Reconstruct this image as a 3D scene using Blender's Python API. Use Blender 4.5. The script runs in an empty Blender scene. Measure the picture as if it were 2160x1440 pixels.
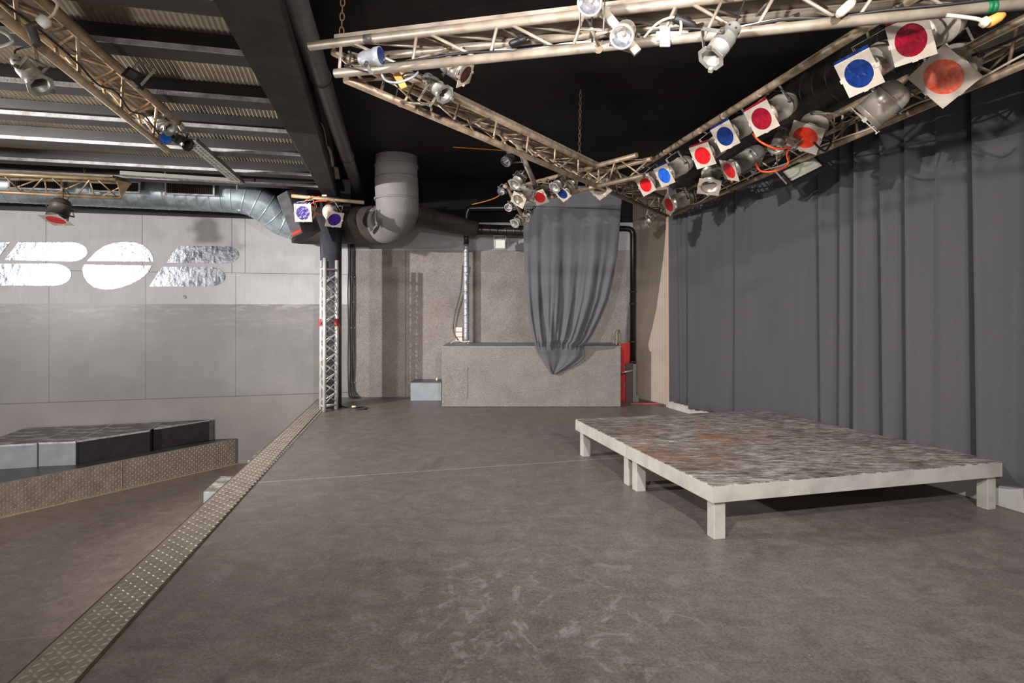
import bpy, math, random
from mathutils import Vector as V, Matrix
random.seed(7)
SC = bpy.context.scene
COL = SC.collection
# ------------------------------------------------------------------ camera
F, H, HZ = 1220.0, 1.35, 650.0          # focal length in px, camera height, horizon row
cam = bpy.data.cameras.new('camera'); co = bpy.data.objects.new('camera', cam); COL.objects.link(co)
co.location = (0, 0, H); co.rotation_euler = (math.pi/2, 0, 0)
cam.sensor_width = 36; cam.lens = 36*F/2160; cam.shift_y = -(720-HZ)/2160
cam.clip_start = .05; cam.clip_end = 100
SC.camera = co
# ------------------------------------------------------------------ light
SC.view_settings.view_transform = 'Standard'; SC.view_settings.look = 'None'
SC.view_settings.gamma = 1; SC.view_settings.exposure = 0.0
w = bpy.data.worlds.new('room_light'); SC.world = w; w.use_nodes = True
bg = w.node_tree.nodes['Background']; bg.inputs[0].default_value = (1.0, .95, .93, 1); bg.inputs[1].default_value = 0.8
def spot(loc, to, energy, size, blend, radius, col):
    l = bpy.data.lights.new('house_or_fill_spot', 'SPOT'); o = bpy.data.objects.new('house_or_fill_spot', l); COL.objects.link(o)
    l.energy = energy; l.spot_size = math.radians(size); l.spot_blend = blend; l.shadow_soft_size = radius; l.color = col
    o.location = loc; o.rotation_euler = (V(to)-V(loc)).to_track_quat('-Z', 'Y').to_euler()
    return o
spot((-.5, .7, 2.15), (2.6, 7.4, 1.4), 500, 98, 1.0, .05, (1, .97, .96))
spot((-6.25, 3.0, 2.45), (2.4, 8.1, 1.0), 2600, 84, 1.0, .04, (1, .97, .95))
spot((1.1, -.9, 2.95), (.7, 4.4, .2), 880, 104, 1.0, .05, (1, .96, .93))
spot((-7.2, -1.2, 2.2), (-5.2, 8, 1.2), 1800, 72, 1.0, .2, (1, .97, .94))  # added fill lamp out of view, brightens the left wall and foil letters
spot((-3.7, 1.3, -.5), (-2.9, 4.2, 2.9), 200, 120, .7, .3, (1, .93, .84))  # added uplight out of view, brightens the corrugated roof sheets

# ------------------------------------------------------------------ projection helpers (real positions measured on planes)
def W(px, py, Y): return V(((px-1080)/F*Y, Y, H-(py-HZ)/F*Y))
def P(px, py, z):
    Y = F*(H-z)/(py-HZ); return V(((px-1080)/F*Y, Y, z))
WC = V((-2.549, 8.76)); WU = V((-4.02, -1)).normalized()      # left wall: corner, direction
WN = V((-WU.y, WU.x))                                          # turned below to face the room
if WN.y > 0: WN = -WN
def on_wall(px, py, off=0):
    k = (px-1080)/F; # X=kY ; WC + t WU + off*WN
    bx, by = WC.x+off*WN.x, WC.y+off*WN.y
    t = (k*by-bx)/(WU.x-k*WU.y); Y = by+t*WU.y
    return W(px, py, Y)
def to_wall(p, off=.02):
    d = -WN; # move toward wall
    dist = (WC-V((p[0], p[1]))).dot(d)-off
    return (p[0]+d.x*dist, p[1]+d.y*dist)

# ------------------------------------------------------------------ materials
def lin(c):
    return tuple((x/255/12.92 if x/255 <= .04045 else ((x/255+.055)/1.055)**2.4) for x in c)+(1,)
class NT:
    def __init__(s, name):
        s.m = bpy.data.materials.new(name); s.m.use_nodes = True; s.t = s.m.node_tree; s.n = s.t.nodes
        s.b = s.n['Principled BSDF']; s.tc = s.n.new('ShaderNodeTexCoord')
    def link(s, a, b): s.t.links.new(a, b)
    def obj(s, scale=(1, 1, 1), rot=(0, 0, 0)):
        mp = s.n.new('ShaderNodeMapping'); mp.inputs['Scale'].default_value = scale; mp.inputs['Rotation'].default_value = rot
        s.link(s.tc.outputs['Object'], mp.inputs[0]); return mp.outputs[0]
    def noise(s, vec, scale, detail=5, rough=.6, dist=0):
        n = s.n.new('ShaderNodeTexNoise'); n.inputs['Scale'].default_value = scale; n.inputs['Detail'].default_value = detail
        n.inputs['Roughness'].default_value = rough; n.inputs['Distortion'].default_value = dist
        s.link(vec, n.inputs['Vector']); return n.outputs['Fac']
    def ramp(s, fac, stops):
        r = s.n.new('ShaderNodeValToRGB'); e = r.color_ramp.elements
        while len(e) < len(stops): e.new(.5)
        for i, (p, c) in enumerate(stops):
            e[i].position = p; e[i].color = c if len(c) == 4 else c+(1,)
        s.link(fac, r.inputs[0]); return r.outputs[0]
    def bw(s, fac, a, b):
        if a > b: return s.ramp(fac, [(b, (1, 1, 1, 1)), (min(a, 1), (0, 0, 0, 1))])
        return s.ramp(fac, [(a, (0, 0, 0, 1)), (b, (1, 1, 1, 1))])
    def mix(s, fac, a, b, mode='MIX'):
        m = s.n.new('ShaderNodeMix'); m.data_type = 'RGBA'; m.blend_type = mode
        for sock, v in ((m.inputs[0], fac), (m.inputs[6], a), (m.inputs[7], b)):
            if isinstance(v, (int, float, tuple)): sock.default_value = v
            else: s.link(v, sock)
        return m.outputs[2]
    def math(s, op, a, b=None, c=None):
        m = s.n.new('ShaderNodeMath'); m.operation = op
        for i, v in enumerate((a, b, c)):
            if v is None: continue
            if isinstance(v, (int, float)): m.inputs[i].default_value = v
            else: s.link(v, m.inputs[i])
        return m.outputs[0]
    def lines(s, sock, pos, wid):
        out = None
        for p in pos:
            c = s.math('COMPARE', sock, p, wid)
            out = c if out is None else s.math('MAXIMUM', out, c)
        return out
    def line2(s, p, q, wid):
        d = (V(q[:2])-V(p[:2])).normalized(); n = V((-d.y, d.x))
        dt = s.n.new('ShaderNodeVectorMath'); dt.operation = 'DOT_PRODUCT'; s.link(s.tc.outputs['Object'], dt.inputs[0])
        dt.inputs[1].default_value = (n.x, n.y, 0)
        return s.math('COMPARE', dt.outputs['Value'], n.dot(V(p[:2])), wid)
    def bump(s, h, strength, dist=.01):
        b = s.n.new('ShaderNodeBump'); b.inputs['Strength'].default_value = strength; b.inputs['Distance'].default_value = dist
        s.link(h, b.inputs['Height']); s.link(b.outputs[0], s.b.inputs['Normal'])
    def done(s, col=None, rough=None, metal=0, spec=None):
        for k, v in (('Base Color', col), ('Roughness', rough), ('Metallic', metal)):
            if v is None: continue
            if isinstance(v, (int, float, tuple)): s.b.inputs[k].default_value = v
            else: s.link(v, s.b.inputs[k])
        if spec is not None: s.b.inputs['Specular IOR Level'].default_value = spec
        return s.m
def mat(name, c1, c2=None, rough=.5, metal=0, scale=6, bump=0, spec=None, stretch=(1, 1, 1), trans=None, r2=None, lo=.35, hi=.65, bscale=None):
    t = NT(name); v = t.obj(stretch)
    n = t.noise(v, scale)
    col = t.ramp(n, [(lo, lin(c1)), (hi, lin(c2 or c1))]) if c2 else lin(c1)
    if bump: t.bump(t.noise(v, bscale or scale*8, 3), bump)
    m = t.done(col, rough if r2 is None else t.math('MULTIPLY_ADD', n, r2-rough, rough), metal, spec)
    return m
M = {}
M['alu'] = mat('dull_aluminium', (176, 164, 148), (136, 118, 98), .4, .35, 9, lo=.42, hi=.75)
M['alu_old'] = mat('weathered_aluminium', (172, 152, 128), (120, 98, 78), .45, .35, 12, lo=.4, hi=.72)
M['alu_gold'] = mat('warm_aluminium', (208, 184, 150), (160, 132, 100), .42, .4, 9, lo=.4, hi=.75)
M['alu_bright'] = mat('bright_aluminium', (226, 225, 222), (186, 180, 172), .36, .35, 9, lo=.42, hi=.75)
M['plank'] = mat('stained_plank', (150, 138, 124), (112, 98, 86), .7, 0, 4, stretch=(1, 6, 1))
M['chrome'] = mat('polished_can_metal', (206, 197, 184), (170, 160, 146), .28, .4, 5, lo=.4, hi=.7)
M['can_grey'] = mat('cast_grey_metal', (190, 188, 180), (150, 146, 138), .45, .55, 14)
M['can_dark'] = mat('dark_grey_can', (88, 80, 76), (66, 60, 58), .5, .1)
M['frame'] = mat('cream_gel_frame', (192, 181, 168), (176, 163, 148), .55, 0, 7)
M['black'] = mat('matt_black_paint', (26, 25, 26), (36, 34, 34), .6, 0, 5)
M['black_gloss'] = mat('gloss_black_metal', (22, 22, 23), (34, 32, 31), .3, 0, 5)
M['rubber'] = mat('black_rubber_cable', (30, 30, 32), None, .5)
M['cable_white'] = mat('off_white_cable', (205, 190, 172), None, .5)
M['cable_orange'] = mat('orange_cable', (225, 80, 35), None, .45)
M['cable_brown'] = mat('ochre_cable', (170, 105, 35), None, .6)
M['rust'] = mat('rusty_chain', (120, 90, 60), (80, 60, 42), .8, .2, 30)
M['galv'] = mat('galvanised_duct_metal', (186, 198, 204), (150, 163, 170), .36, .45, 7, lo=.4, hi=.66)
M['duct_grey'] = mat('grey_coated_duct', (122, 118, 118), (108, 104, 104), .8, 0, 3, bump=.3)
M['duct_black'] = mat('black_spiral_duct', (24, 23, 22), (44, 40, 36), .3, .2, 6)
M['duct_dark'] = mat('dark_flexible_duct', (46, 38, 34), (62, 52, 46), .75, 0, 5)
M['galv_pipe'] = mat('spiral_pipe_metal', (176, 176, 182), (132, 134, 140), .38, .5, 30)
M['white_paint'] = mat('chipped_white_paint', (196, 194, 190), (170, 166, 160), .6, 0, 4)
M['white_plastic'] = mat('white_plastic', (225, 222, 216), None, .4)
M['red_paint'] = mat('bright_red_paint', (215, 14, 10), (190, 12, 8), .5, 0, 3)
M['red_tape'] = mat('red_tape', (150, 40, 32), None, .5)
M['pink'] = mat('pink_strip', (205, 70, 90), None, .5)
M['brown'] = mat('brown_board', (78, 60, 54), (64, 50, 45), .6, 0, 5)
M['grey_post'] = mat('grey_painted_post', (112, 112, 106), None, .6)
M['glass'] = mat('lamp_reflector_glass', (150, 155, 165), (225, 225, 230), .12, .8, 40)
M['flood_glass'] = mat('frosted_flood_glass', (176, 178, 160), (200, 200, 184), .25, .2, 5, stretch=(1, 6, 6))
M['orange_plug'] = mat('orange_plug', (226, 160, 80), None, .4)
M['green_tape'] = mat('green_tape', (10, 105, 60), None, .5)
M['tape_grey'] = mat('silver_gaffer_tape', (180, 182, 188), (150, 152, 160), .35, .3, 20)
M['copper'] = mat('coppery_gel', (110, 60, 42), (60, 34, 26), .3, .2, 20)
M['speaker'] = mat('scuffed_speaker_cloth', (96, 95, 99), (74, 73, 76), .7, 0, 9, bump=.3, bscale=300)
M['red_label'] = mat('red_label', (225, 60, 60), None, .4)
M['cork'] = mat('cream_plug', (225, 205, 175), None, .5)
def gel(name, c, c2):
    t = NT(name); v = t.obj((1, 1, 1)); n = t.noise(v, 22, 2, .5, .8)
    t.bump(n, .3, .02); m = t.done(t.ramp(n, [(.3, lin(c)), (.75, lin(c2))]), .22, 0, .6); return m
G = dict(red=gel('red_gel', (190, 12, 20), (214, 32, 36)), crimson=gel('crimson_gel', (122, 4, 26), (146, 16, 42)),
         blue=gel('blue_gel', (6, 30, 84), (16, 52, 120)), sky=gel('bright_blue_gel', (15, 75, 185), (40, 110, 215)),
         orange=gel('orange_red_gel', (205, 36, 14), (224, 74, 42)), purple=gel('purple_gel', (46, 20, 112), (62, 34, 136)),
         salmon=gel('salmon_gel', (205, 72, 44), (225, 130, 105)), copper=M['copper'])

# stage floor
SEAM_A, SEAM_B = P(545, 1017, 0), P(1220, 971, 0)
def floor_mat(name, seam, tint=1.0, warm=(0, 0, 0)):
    t = NT(name)
    def c(r, g, b): return lin((r*tint+warm[0], g*tint+warm[1], b*tint+warm[2]))
    v = t.obj()
    big = t.noise(v, .8, 6, .66, .6); streak = t.noise(t.obj((1.0, 5, 1), (0, 0, -.24)), 3.5, 8, .78, .6); mott = t.noise(v, 7, 6, .75, .5)
    col = t.ramp(big, [(.32, c(92, 84, 82)), (.5, c(118, 110, 105)), (.68, c(140, 130, 122))])
    col = t.mix(.5, col, t.ramp(streak, [(.36, c(82, 73, 70)), (.5, c(118, 110, 106)), (.66, c(150, 140, 133))]), 'MIX')
    col = t.mix(.4, col, t.ramp(mott, [(.36, c(80, 71, 67)), (.5, c(114, 105, 100)), (.64, c(152, 144, 138))]))
    fine = t.noise(v, 70, 4, .8)
    col = t.mix(.35, col, t.ramp(fine, [(.38, c(78, 70, 66)), (.62, c(150, 142, 136))]))
    # pale dusty scuffs, concentrated around the middle of the stage front
    d = t.n.new('ShaderNodeVectorMath'); d.operation = 'DISTANCE'; t.link(t.tc.outputs['Object'], d.inputs[0]); d.inputs[1].default_value = (.05, 2.45, 0)
    near = t.bw(d.outputs['Value'], .95, .3)
    sc = t.noise(t.obj((1, 1, 1), (0, 0, .7)), 5.5, 8, .72, 1.6)
    scm = t.math('MULTIPLY', t.bw(sc, .52, .70), t.math('MULTIPLY_ADD', near, .75, .12))
    col = t.mix(scm, col, c(176, 172, 174))
    blot = t.bw(t.noise(v, 1.9, 4, .6, 1.2), .60, .76)
    col = t.mix(t.math('MULTIPLY', blot, .5), col, c(66, 56, 52))
    # crumbs and flecks
    vo = t.n.new('ShaderNodeTexVoronoi'); vo.inputs['Scale'].default_value = 16; t.link(v, vo.inputs['Vector'])
    col = t.mix(t.math('MULTIPLY', t.math('LESS_THAN', vo.outputs['Distance'], .045), .55), col, c(205, 190, 172))
    for p, q, wd, cc, k in seam:
        m = t.line2(p, q, wd); m = t.math('MULTIPLY', m, t.bw(t.noise(v, 45, 2), .3, .5))
        col = t.mix(t.math('MULTIPLY', m, k), col, lin(cc))
    ro = t.math('MULTIPLY_ADD', streak, .38, .22)
    t.bump(t.noise(v, 55, 5, .7), .14, .004)
    return t.done(col, ro, 0, .42)
M['stage'] = floor_mat('painted_stage_boards', [(SEAM_A, SEAM_B, .006, (186, 172, 158), .75)], .94)
M['lower'] = floor_mat('worn_dance_floor', [(P(0, 1350, -.9), P(140, 1336, -.9), .006, (176, 160, 146), .6)], 1.08, (8, 4, 0))
# left wall
def wall_xs(pxs): return [(on_wall(p, 650).xy-WC).dot(WU) for p in pxs]
def leftwall_mat():
    t = NT('painted_wall_boards'); sep = t.n.new('ShaderNodeSeparateXYZ'); t.link(t.tc.outputs['Object'], sep.inputs[0])
    x, z = sep.outputs['X'], sep.outputs['Z']; v = t.obj()
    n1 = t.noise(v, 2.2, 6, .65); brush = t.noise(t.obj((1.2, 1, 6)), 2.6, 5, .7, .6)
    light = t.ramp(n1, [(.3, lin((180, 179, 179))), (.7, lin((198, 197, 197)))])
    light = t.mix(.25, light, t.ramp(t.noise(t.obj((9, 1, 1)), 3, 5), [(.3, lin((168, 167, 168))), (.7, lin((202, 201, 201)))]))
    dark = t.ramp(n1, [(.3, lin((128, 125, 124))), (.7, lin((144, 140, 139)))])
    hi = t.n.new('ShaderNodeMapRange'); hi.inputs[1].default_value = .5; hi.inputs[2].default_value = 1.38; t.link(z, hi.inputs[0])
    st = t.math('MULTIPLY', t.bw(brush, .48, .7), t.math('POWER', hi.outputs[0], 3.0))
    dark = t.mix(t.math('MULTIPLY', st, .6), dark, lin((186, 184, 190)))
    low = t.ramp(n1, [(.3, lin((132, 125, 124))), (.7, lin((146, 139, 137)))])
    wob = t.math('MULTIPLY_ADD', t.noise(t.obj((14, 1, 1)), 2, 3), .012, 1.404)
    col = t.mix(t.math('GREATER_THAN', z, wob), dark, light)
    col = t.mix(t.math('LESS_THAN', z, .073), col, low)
    a = t.math('MULTIPLY', t.lines(x, wall_xs([103, 307, 497, -110]), .003), t.math('MULTIPLY', t.math('GREATER_THAN', z, .075), t.math('LESS_THAN', z, 1.86)))
    b = t.math('MULTIPLY', t.lines(x, wall_xs([97, 300, 489, 517, -100]), .004), t.math('GREATER_THAN', z, 1.862))
    c = t.lines(z, [.075], .005); d2 = t.math('MULTIPLY', t.lines(z, [1.862], .004), 1.0)
    ln = t.math('MAXIMUM', t.math('MAXIMUM', a, b), t.math('MAXIMUM', c, d2))
    col = t.mix(t.math('MULTIPLY', ln, .75), col, lin((62, 52, 50)))
    col = t.mix(t.math('GREATER_THAN', z, 2.655), col, lin((22, 21, 22)))
    t.bump(t.noise(v, 90, 3), .1, .003)
    return t.done(col, t.math('MULTIPLY_ADD', t.math('GREATER_THAN', z, wob), .18, .36), 0, .45)
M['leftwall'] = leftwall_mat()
def carpet_mat(name, a, b, zg=None):
    t = NT(name); v = t.obj()
    f = t.noise(v, 75, 5, .95); g = t.noise(v, 3.5, 5, .65); big = t.noise(v, 1.4, 3)
    col = t.ramp(f, [(.4, lin(tuple(x*.82 for x in a))), (.6, lin(tuple(x*1.08 for x in b)))])
    col = t.mix(.3, col, t.ramp(g, [(.35, lin(a)), (.7, lin(b))]))
    col = t.mix(.25, col, t.ramp(big, [(.35, lin((120, 108, 98))), (.7, lin((132, 130, 130)))]))
    if zg:
        sep = t.n.new('ShaderNodeSeparateXYZ'); t.link(t.tc.outputs['Object'], sep.inputs[0]); z = sep.outputs['Z']; x = sep.outputs['X']
        col = t.mix(t.math('COMPARE', x, -2.50, .06), col, lin((134, 124, 122)))
        col = t.mix(t.math('MULTIPLY', t.lines(x, [-1.62, -.57, .46], .006), .6), col, lin((46, 42, 42)))
        col = t.mix(t.math('GREATER_THAN', z, zg), col, lin((150, 149, 150)))
        col = t.mix(t.math('GREATER_THAN', z, zg+.42), col, lin((20, 19, 19)))
    t.bump(f, .5, .004)
    return t.done(col, .95, 0, .1)
M['backwall'] = carpet_mat('grey_wall_carpet', (98, 92, 89), (158, 150, 144), 2.235)
M['carpet'] = carpet_mat('grey_box_carpet', (96, 92, 88), (158, 152, 146))
def pegs_mat():
    t = NT('brown_pegboard'); vo = t.n.new('ShaderNodeTexVoronoi'); vo.inputs['Scale'].default_value = 46; vo.inputs['Randomness'].default_value = .0
    t.link(t.tc.outputs['Object'], vo.inputs['Vector'])
    hole = t.math('LESS_THAN', vo.outputs['Distance'], .3)
    n = t.noise(t.obj(), 2, 4); c = t.ramp(n, [(.3, lin((160, 146, 130))), (.7, lin((176, 162, 146)))])
    return t.done(t.mix(t.math('MULTIPLY', hole, .45), c, lin((60, 48, 40))), .8)
M['pegs'] = pegs_mat()
def ceil_mat():
    t = NT('black_ceiling_board'); v = t.obj(); n = t.noise(v, 2.5, 6, .6)
    col = t.ramp(n, [(.3, lin((22, 21, 21))), (.75, lin((38, 35, 33)))])
    br = t.n.new('ShaderNodeTexBrick'); br.inputs['Scale'].default_value = 1; br.inputs['Brick Width'].default_value = 2.4; br.inputs['Row Height'].default_value = 1.2
    br.inputs['Mortar Size'].default_value = .006; br.inputs['Mortar Smooth'].default_value = .3
    t.link(t.obj((1, 1, 1), (0, 0, .2)), br.inputs['Vector'])
    col = t.mix(t.math('MULTIPLY', br.outputs['Fac'], .7), col, lin((10, 9, 9)))
    return t.done(col, .75, 0, .25)
M['ceil'] = ceil_mat()
M['beam'] = mat('black_rough_beam', (44, 40, 39), (70, 64, 62), .75, 0, 3.5, bump=.3, lo=.45, hi=.85)
M['edge'] = mat('worn_white_flange_edge', (172, 170, 170), (120, 115, 112), .7, 0, 9, bump=.2)
M['flange'] = mat('black_flange_paint', (62, 59, 60), (50, 48, 49), .55, 0, 5, stretch=(1, 4, 1))
def corr_mat():
    t = NT('dusty_corrugated_sheet'); n = t.noise(t.obj((.4, 1, 1)), 4, 5, .6)
    col = t.ramp(n, [(.3, lin((176, 168, 146))), (.5, lin((200, 190, 172))), (.75, lin((168, 152, 134)))])
    return t.done(col, .55, .25)
M['corr'] = corr_mat()
def cloth_mat(name, a, b, fscale=260, marks=True):
    t = NT(name); v = t.obj(); f = t.noise(v, fscale, 2, .7); g = t.noise(t.obj((1, 1, .3)), 2.5, 5, .6)
    col = t.ramp(f, [(.3, lin(a)), (.7, lin(b))]); col = t.mix(.3, col, t.ramp(g, [(.3, lin(a)), (.7, lin(b))]))
    if marks: col = t.mix(t.math('MULTIPLY', t.bw(t.noise(v, 14, 3, .6), .76, .82), .5), col, lin((150, 146, 144)))
    t.bump(f, .25, .002); m = t.done(col, .95, 0, .1)
    t.b.inputs['Sheen Weight'].default_value = .15
    return m
M['cloth'] = cloth_mat('charcoal_stage_cloth', (66, 66, 69), (84, 82, 86))
M['cloth2'] = cloth_mat('charcoal_hung_cloth', (84, 84, 88), (104, 103, 108), 200, False)
def deck_mat(name, rc):
    t = NT(name); v = t.obj()
    s1 = t.noise(t.obj((2.2, 9, 1), (0, 0, .23)), 3.2, 9, .82, .5); b = t.noise(v, 2.3, 6, .7, .7)
    col = t.ramp(s1, [(.36, lin((58, 52, 48))), (.46, lin((112, 104, 98))), (.54, lin((160, 152, 145))), (.64, lin((206, 200, 196)))])
    col = t.mix(t.math('MULTIPLY', t.bw(b, .5, .62), .75), col, t.ramp(s1, [(.34, lin((40, 36, 33))), (.66, lin((128, 118, 110)))]))
    d = t.n.new('ShaderNodeVectorMath'); d.operation = 'DISTANCE'; t.link(t.tc.outputs['Object'], d.inputs[0]); d.inputs[1].default_value = rc
    rust = t.math('MULTIPLY', t.bw(d.outputs['Value'], .9, .15), t.bw(t.noise(v, 2.6, 4, .6, .4), .42, .62))
    col = t.mix(t.math('MULTIPLY', rust, .75), col, lin((164, 104, 72)))
    pale = t.bw(t.noise(t.obj((1, 1, 1), (0, 0, 1)), 3.1, 6, .7, .6), .56, .72)
    col = t.mix(t.math('MULTIPLY', pale, .5), col, lin((176, 174, 174)))
    t.bump(s1, .2, .004)
    return t.done(col, .6, 0, .35)
M['deck'] = deck_mat('worn_plywood_deck', (.15, 1.15, 0)); M['deck2'] = deck_mat('rust_stained_plywood_deck', (.75, .3, 0))
M['plat_frame'] = mat('pale_grey_painted_timber', (172, 168, 160), (148, 143, 136), .5, 0, 5, stretch=(1, 1, 1), bump=.08, lo=.4, hi=.72)
def plate_mat(name, a, b, rough=.38, metal=.55):
    t = NT(name); n = t.noise(t.obj(), 9, 6, .65)
    return t.done(t.ramp(n, [(.32, lin(a)), (.68, lin(b))]), rough, metal)
M['plate'] = plate_mat('worn_chequer_plate', (134, 122, 110), (160, 152, 140), .42, .3)
M['plate2'] = plate_mat('brown_chequer_plate', (146, 130, 118), (172, 158, 146), .42, .3)
M['lozenge'] = plate_mat('worn_raised_lozenges', (158, 146, 132), (188, 179, 165), .34, .35)
M['wear'] = mat('rust_brown_edge', (92, 70, 56), (70, 52, 42), .7, .2, 12)
M['box_black'] = mat('scuffed_black_box', (44, 41, 42), (60, 56, 56), .5, 0, 9, lo=.45, hi=.8)
M['box_grey'] = mat('blue_grey_painted_box', (126, 132, 136), (142, 147, 150), .6, 0, 6)
M['box_top'] = mat('patchy_tier_top', (92, 92, 88), (176, 178, 170), .45, 0, 3.2, stretch=(1, 2.6, 1), lo=.48, hi=.62)
M['tier_top'] = mat('dark_tier_lino', (72, 72, 75), (90, 89, 92), .35, 0, 3)
M['tape_w'] = mat('pale_edge_tape', (205, 202, 198), (160, 156, 150), .5, 0, 14)
M['step'] = mat('taped_step_top', (120, 116, 112), (190, 182, 172), .5, 0, 7, lo=.45, hi=.6)
def foil_mat():
    t = NT('mirror_foil'); n = t.noise(t.obj((3, 1, 1)), 8, 7, .7, .4); sp = t.noise(t.obj((60, 1, 20)), 5, 2, .6)
    t.bump(t.noise(t.obj(), 14, 4, .6), .35, .01)
    return t.done(t.ramp(n, [(.38, lin((96, 104, 116))), (.6, lin((206, 209, 214)))]), t.math('MULTIPLY_ADD', sp, .2, .10), .9)
M['foil'] = foil_mat()

# ------------------------------------------------------------------ mesh builder
class MB:
    def __init__(s): s.v = []; s.f = []; s.sm = []; s.split = None
    def add(s, vs, fs, smooth=False):
        o = len(s.v); s.v += [tuple(x) for x in vs]; s.f += [tuple(i+o for i in f) for f in fs]; s.sm += [smooth]*len(fs); return s
    def hexa(s, b, t):      # 4 bottom pts, 4 top pts
        return s.add(list(b)+list(t), [(3, 2, 1, 0), (4, 5, 6, 7), (0, 1, 5, 4), (1, 2, 6, 5), (2, 3, 7, 6), (3, 0, 4, 7)])
    def box(s, c, d, R=None):
        c = V(c); x, y, z = d[0]/2, d[1]/2, d[2]/2; R = R or Matrix.Identity(3)
        q = [V(p) for p in ((-x, -y, -z), (x, -y, -z), (x, y, -z), (-x, y, -z), (-x, -y, z), (x, -y, z), (x, y, z), (-x, y, z))]
        q = [c+R@p for p in q]; return s.hexa(q[:4], q[4:])
    def prism(s, poly, z0, z1):
        n = len(poly); return s.add([(p[0], p[1], z0) for p in poly]+[(p[0], p[1], z1) for p in poly],
            [tuple(range(n-1, -1, -1)), tuple(range(n, 2*n))]+[(i, (i+1) % n, n+(i+1) % n, n+i) for i in range(n)])
    def sweep(s, pts, r, n=12, caps=True, smooth=True):
        pts = [V(p) for p in pts]; rs = r if isinstance(r, (list, tuple)) else [r]*len(pts)
        d = [(pts[min(i+1, len(pts)-1)]-pts[max(i-1, 0)]).normalized() for i in range(len(pts))]
        u = d[0].orthogonal().normalized(); vs = []
        for i, p in enumerate(pts):
            u = (u-d[i]*u.dot(d[i])).normalized(); w_ = d[i].cross(u)
            vs += [p+(u*math.cos(2*math.pi*k/n)+w_*math.sin(2*math.pi*k/n))*rs[i] for k in range(n)]
        fs = [(i*n+k, i*n+(k+1) % n, (i+1)*n+(k+1) % n, (i+1)*n+k) for i in range(len(pts)-1) for k in range(n)]
        s.add(vs, fs, smooth)
        if caps:
            o = len(s.v)-len(vs); m = (len(pts)-1)*n
            s.f += [tuple(o+k for k in range(n-1, -1, -1)), tuple(o+m+k for k in range(n))]; s.sm += [False, False]
        return s
    def tube(s, p, q, r, n=10): return s.sweep([p, q], r, n)
    def lathe(s, prof, n=28, smooth=True):      # (z, r) about local Z
        vs = [(r*math.cos(2*math.pi*k/n), r*math.sin(2*math.pi*k/n), z) for z, r in prof for k in range(n)]
        return s.add(vs, [(i*n+k, i*n+(k+1) % n, (i+1)*n+(k+1) % n, (i+1)*n+k) for i in range(len(prof)-1) for k in range(n)], smooth)
    def disc(s, z, r, n=28, r0=0):
        return s.add([(r*math.cos(2*math.pi*k/n), r*math.sin(2*math.pi*k/n), z) for k in range(n)], [tuple(range(n))])
    def build(s, name, m, parent=None, bevel=0, solid=0):
        me = bpy.data.meshes.new(name); me.from_pydata(s.v, [], s.f); me.polygons.foreach_set('use_smooth', s.sm)
        me.materials.append(m)
        if s.split:
            me.materials.append(s.split[1]); me.polygons.foreach_set('material_index', [0 if k < s.split[0] else 1 for k in range(len(s.f))])
        me.update()
        o = bpy.data.objects.new(name, me); COL.objects.link(o)
        if parent: o.parent = parent
        if bevel:
            b = o.modifiers.new('bevel', 'BEVEL'); b.width = bevel; b.segments = 2; b.limit_method = 'ANGLE'
        if solid:
            b = o.modifiers.new('solid', 'SOLIDIFY'); b.thickness = solid; b.offset = 0
        return o
def smooth_path(pts, k=8):
    pts = [V(p) for p in pts]; out = []
    for i in range(len(pts)-1):
        a, b, c, d = pts[max(i-1, 0)], pts[i], pts[i+1], pts[min(i+2, len(pts)-1)]
        for j in range(k):
            t = j/k; out.append(.5*((2*b)+(c-a)*t+(2*a-5*b+4*c-d)*t*t+(3*b-a-3*c+d)*t**3))
    return out+[pts[-1]]
def tag(o, label=None, cat=None, group=None, kind=None):
    for k, v in (('label', label), ('category', cat), ('group', group), ('kind', kind)):
        if v: o[k] = v
    return o
def thing(name, label, cat, loc=(0, 0, 0), group=None, mw=None):
    o = bpy.data.objects.new(name, None); COL.objects.link(o); o.empty_display_size = .1
    if mw is not None: o.matrix_world = mw
    else: o.location = loc
    return tag(o, label, cat, group)
def struct(o): o['kind'] = 'structure'; return o
def shift(o, loc):
    """move the mesh so that the object's origin stands at loc"""
    loc = V(loc); o.data.transform(Matrix.Translation(-loc)); o.location = loc; return o

# ------------------------------------------------------------------ room shell
SL_a, SL_b = P(80.5, 1387.5, 0), P(652, 860, 0)        # stage edge (outer edge of plate strip)
SR_a, SR_b = P(161, 1436, 0), P(672.5, 866, 0)
def ext(a, b, Y): t = (Y-a[1])/(b[1]-a[1]); return a+(b-a)*t
YB = 8.81
RW = lambda Y: 2.14+.3086*(7.918-Y)                    # right wall X at Y
eN = ext(SL_a, SL_b, -3); eF = ext(SL_a, SL_b, 8.62)
floor_poly = [(eN.x, -3), (RW(-3)+.1, -3), (RW(7.918)+.1, 7.918), (2.2, YB), (-2.56, YB), (eF.x, 8.62)]
struct(MB().prism(floor_poly, -.9, 0).build('floor', M['stage']))
struct(MB().prism([(-14, -3), (eN.x, -3), (eF.x, 8.62), (-2.6, 8.7), to_wall((-14, 5.6), 0)], -.95, -.9).build('floor_lower', M['lower']))
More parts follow.
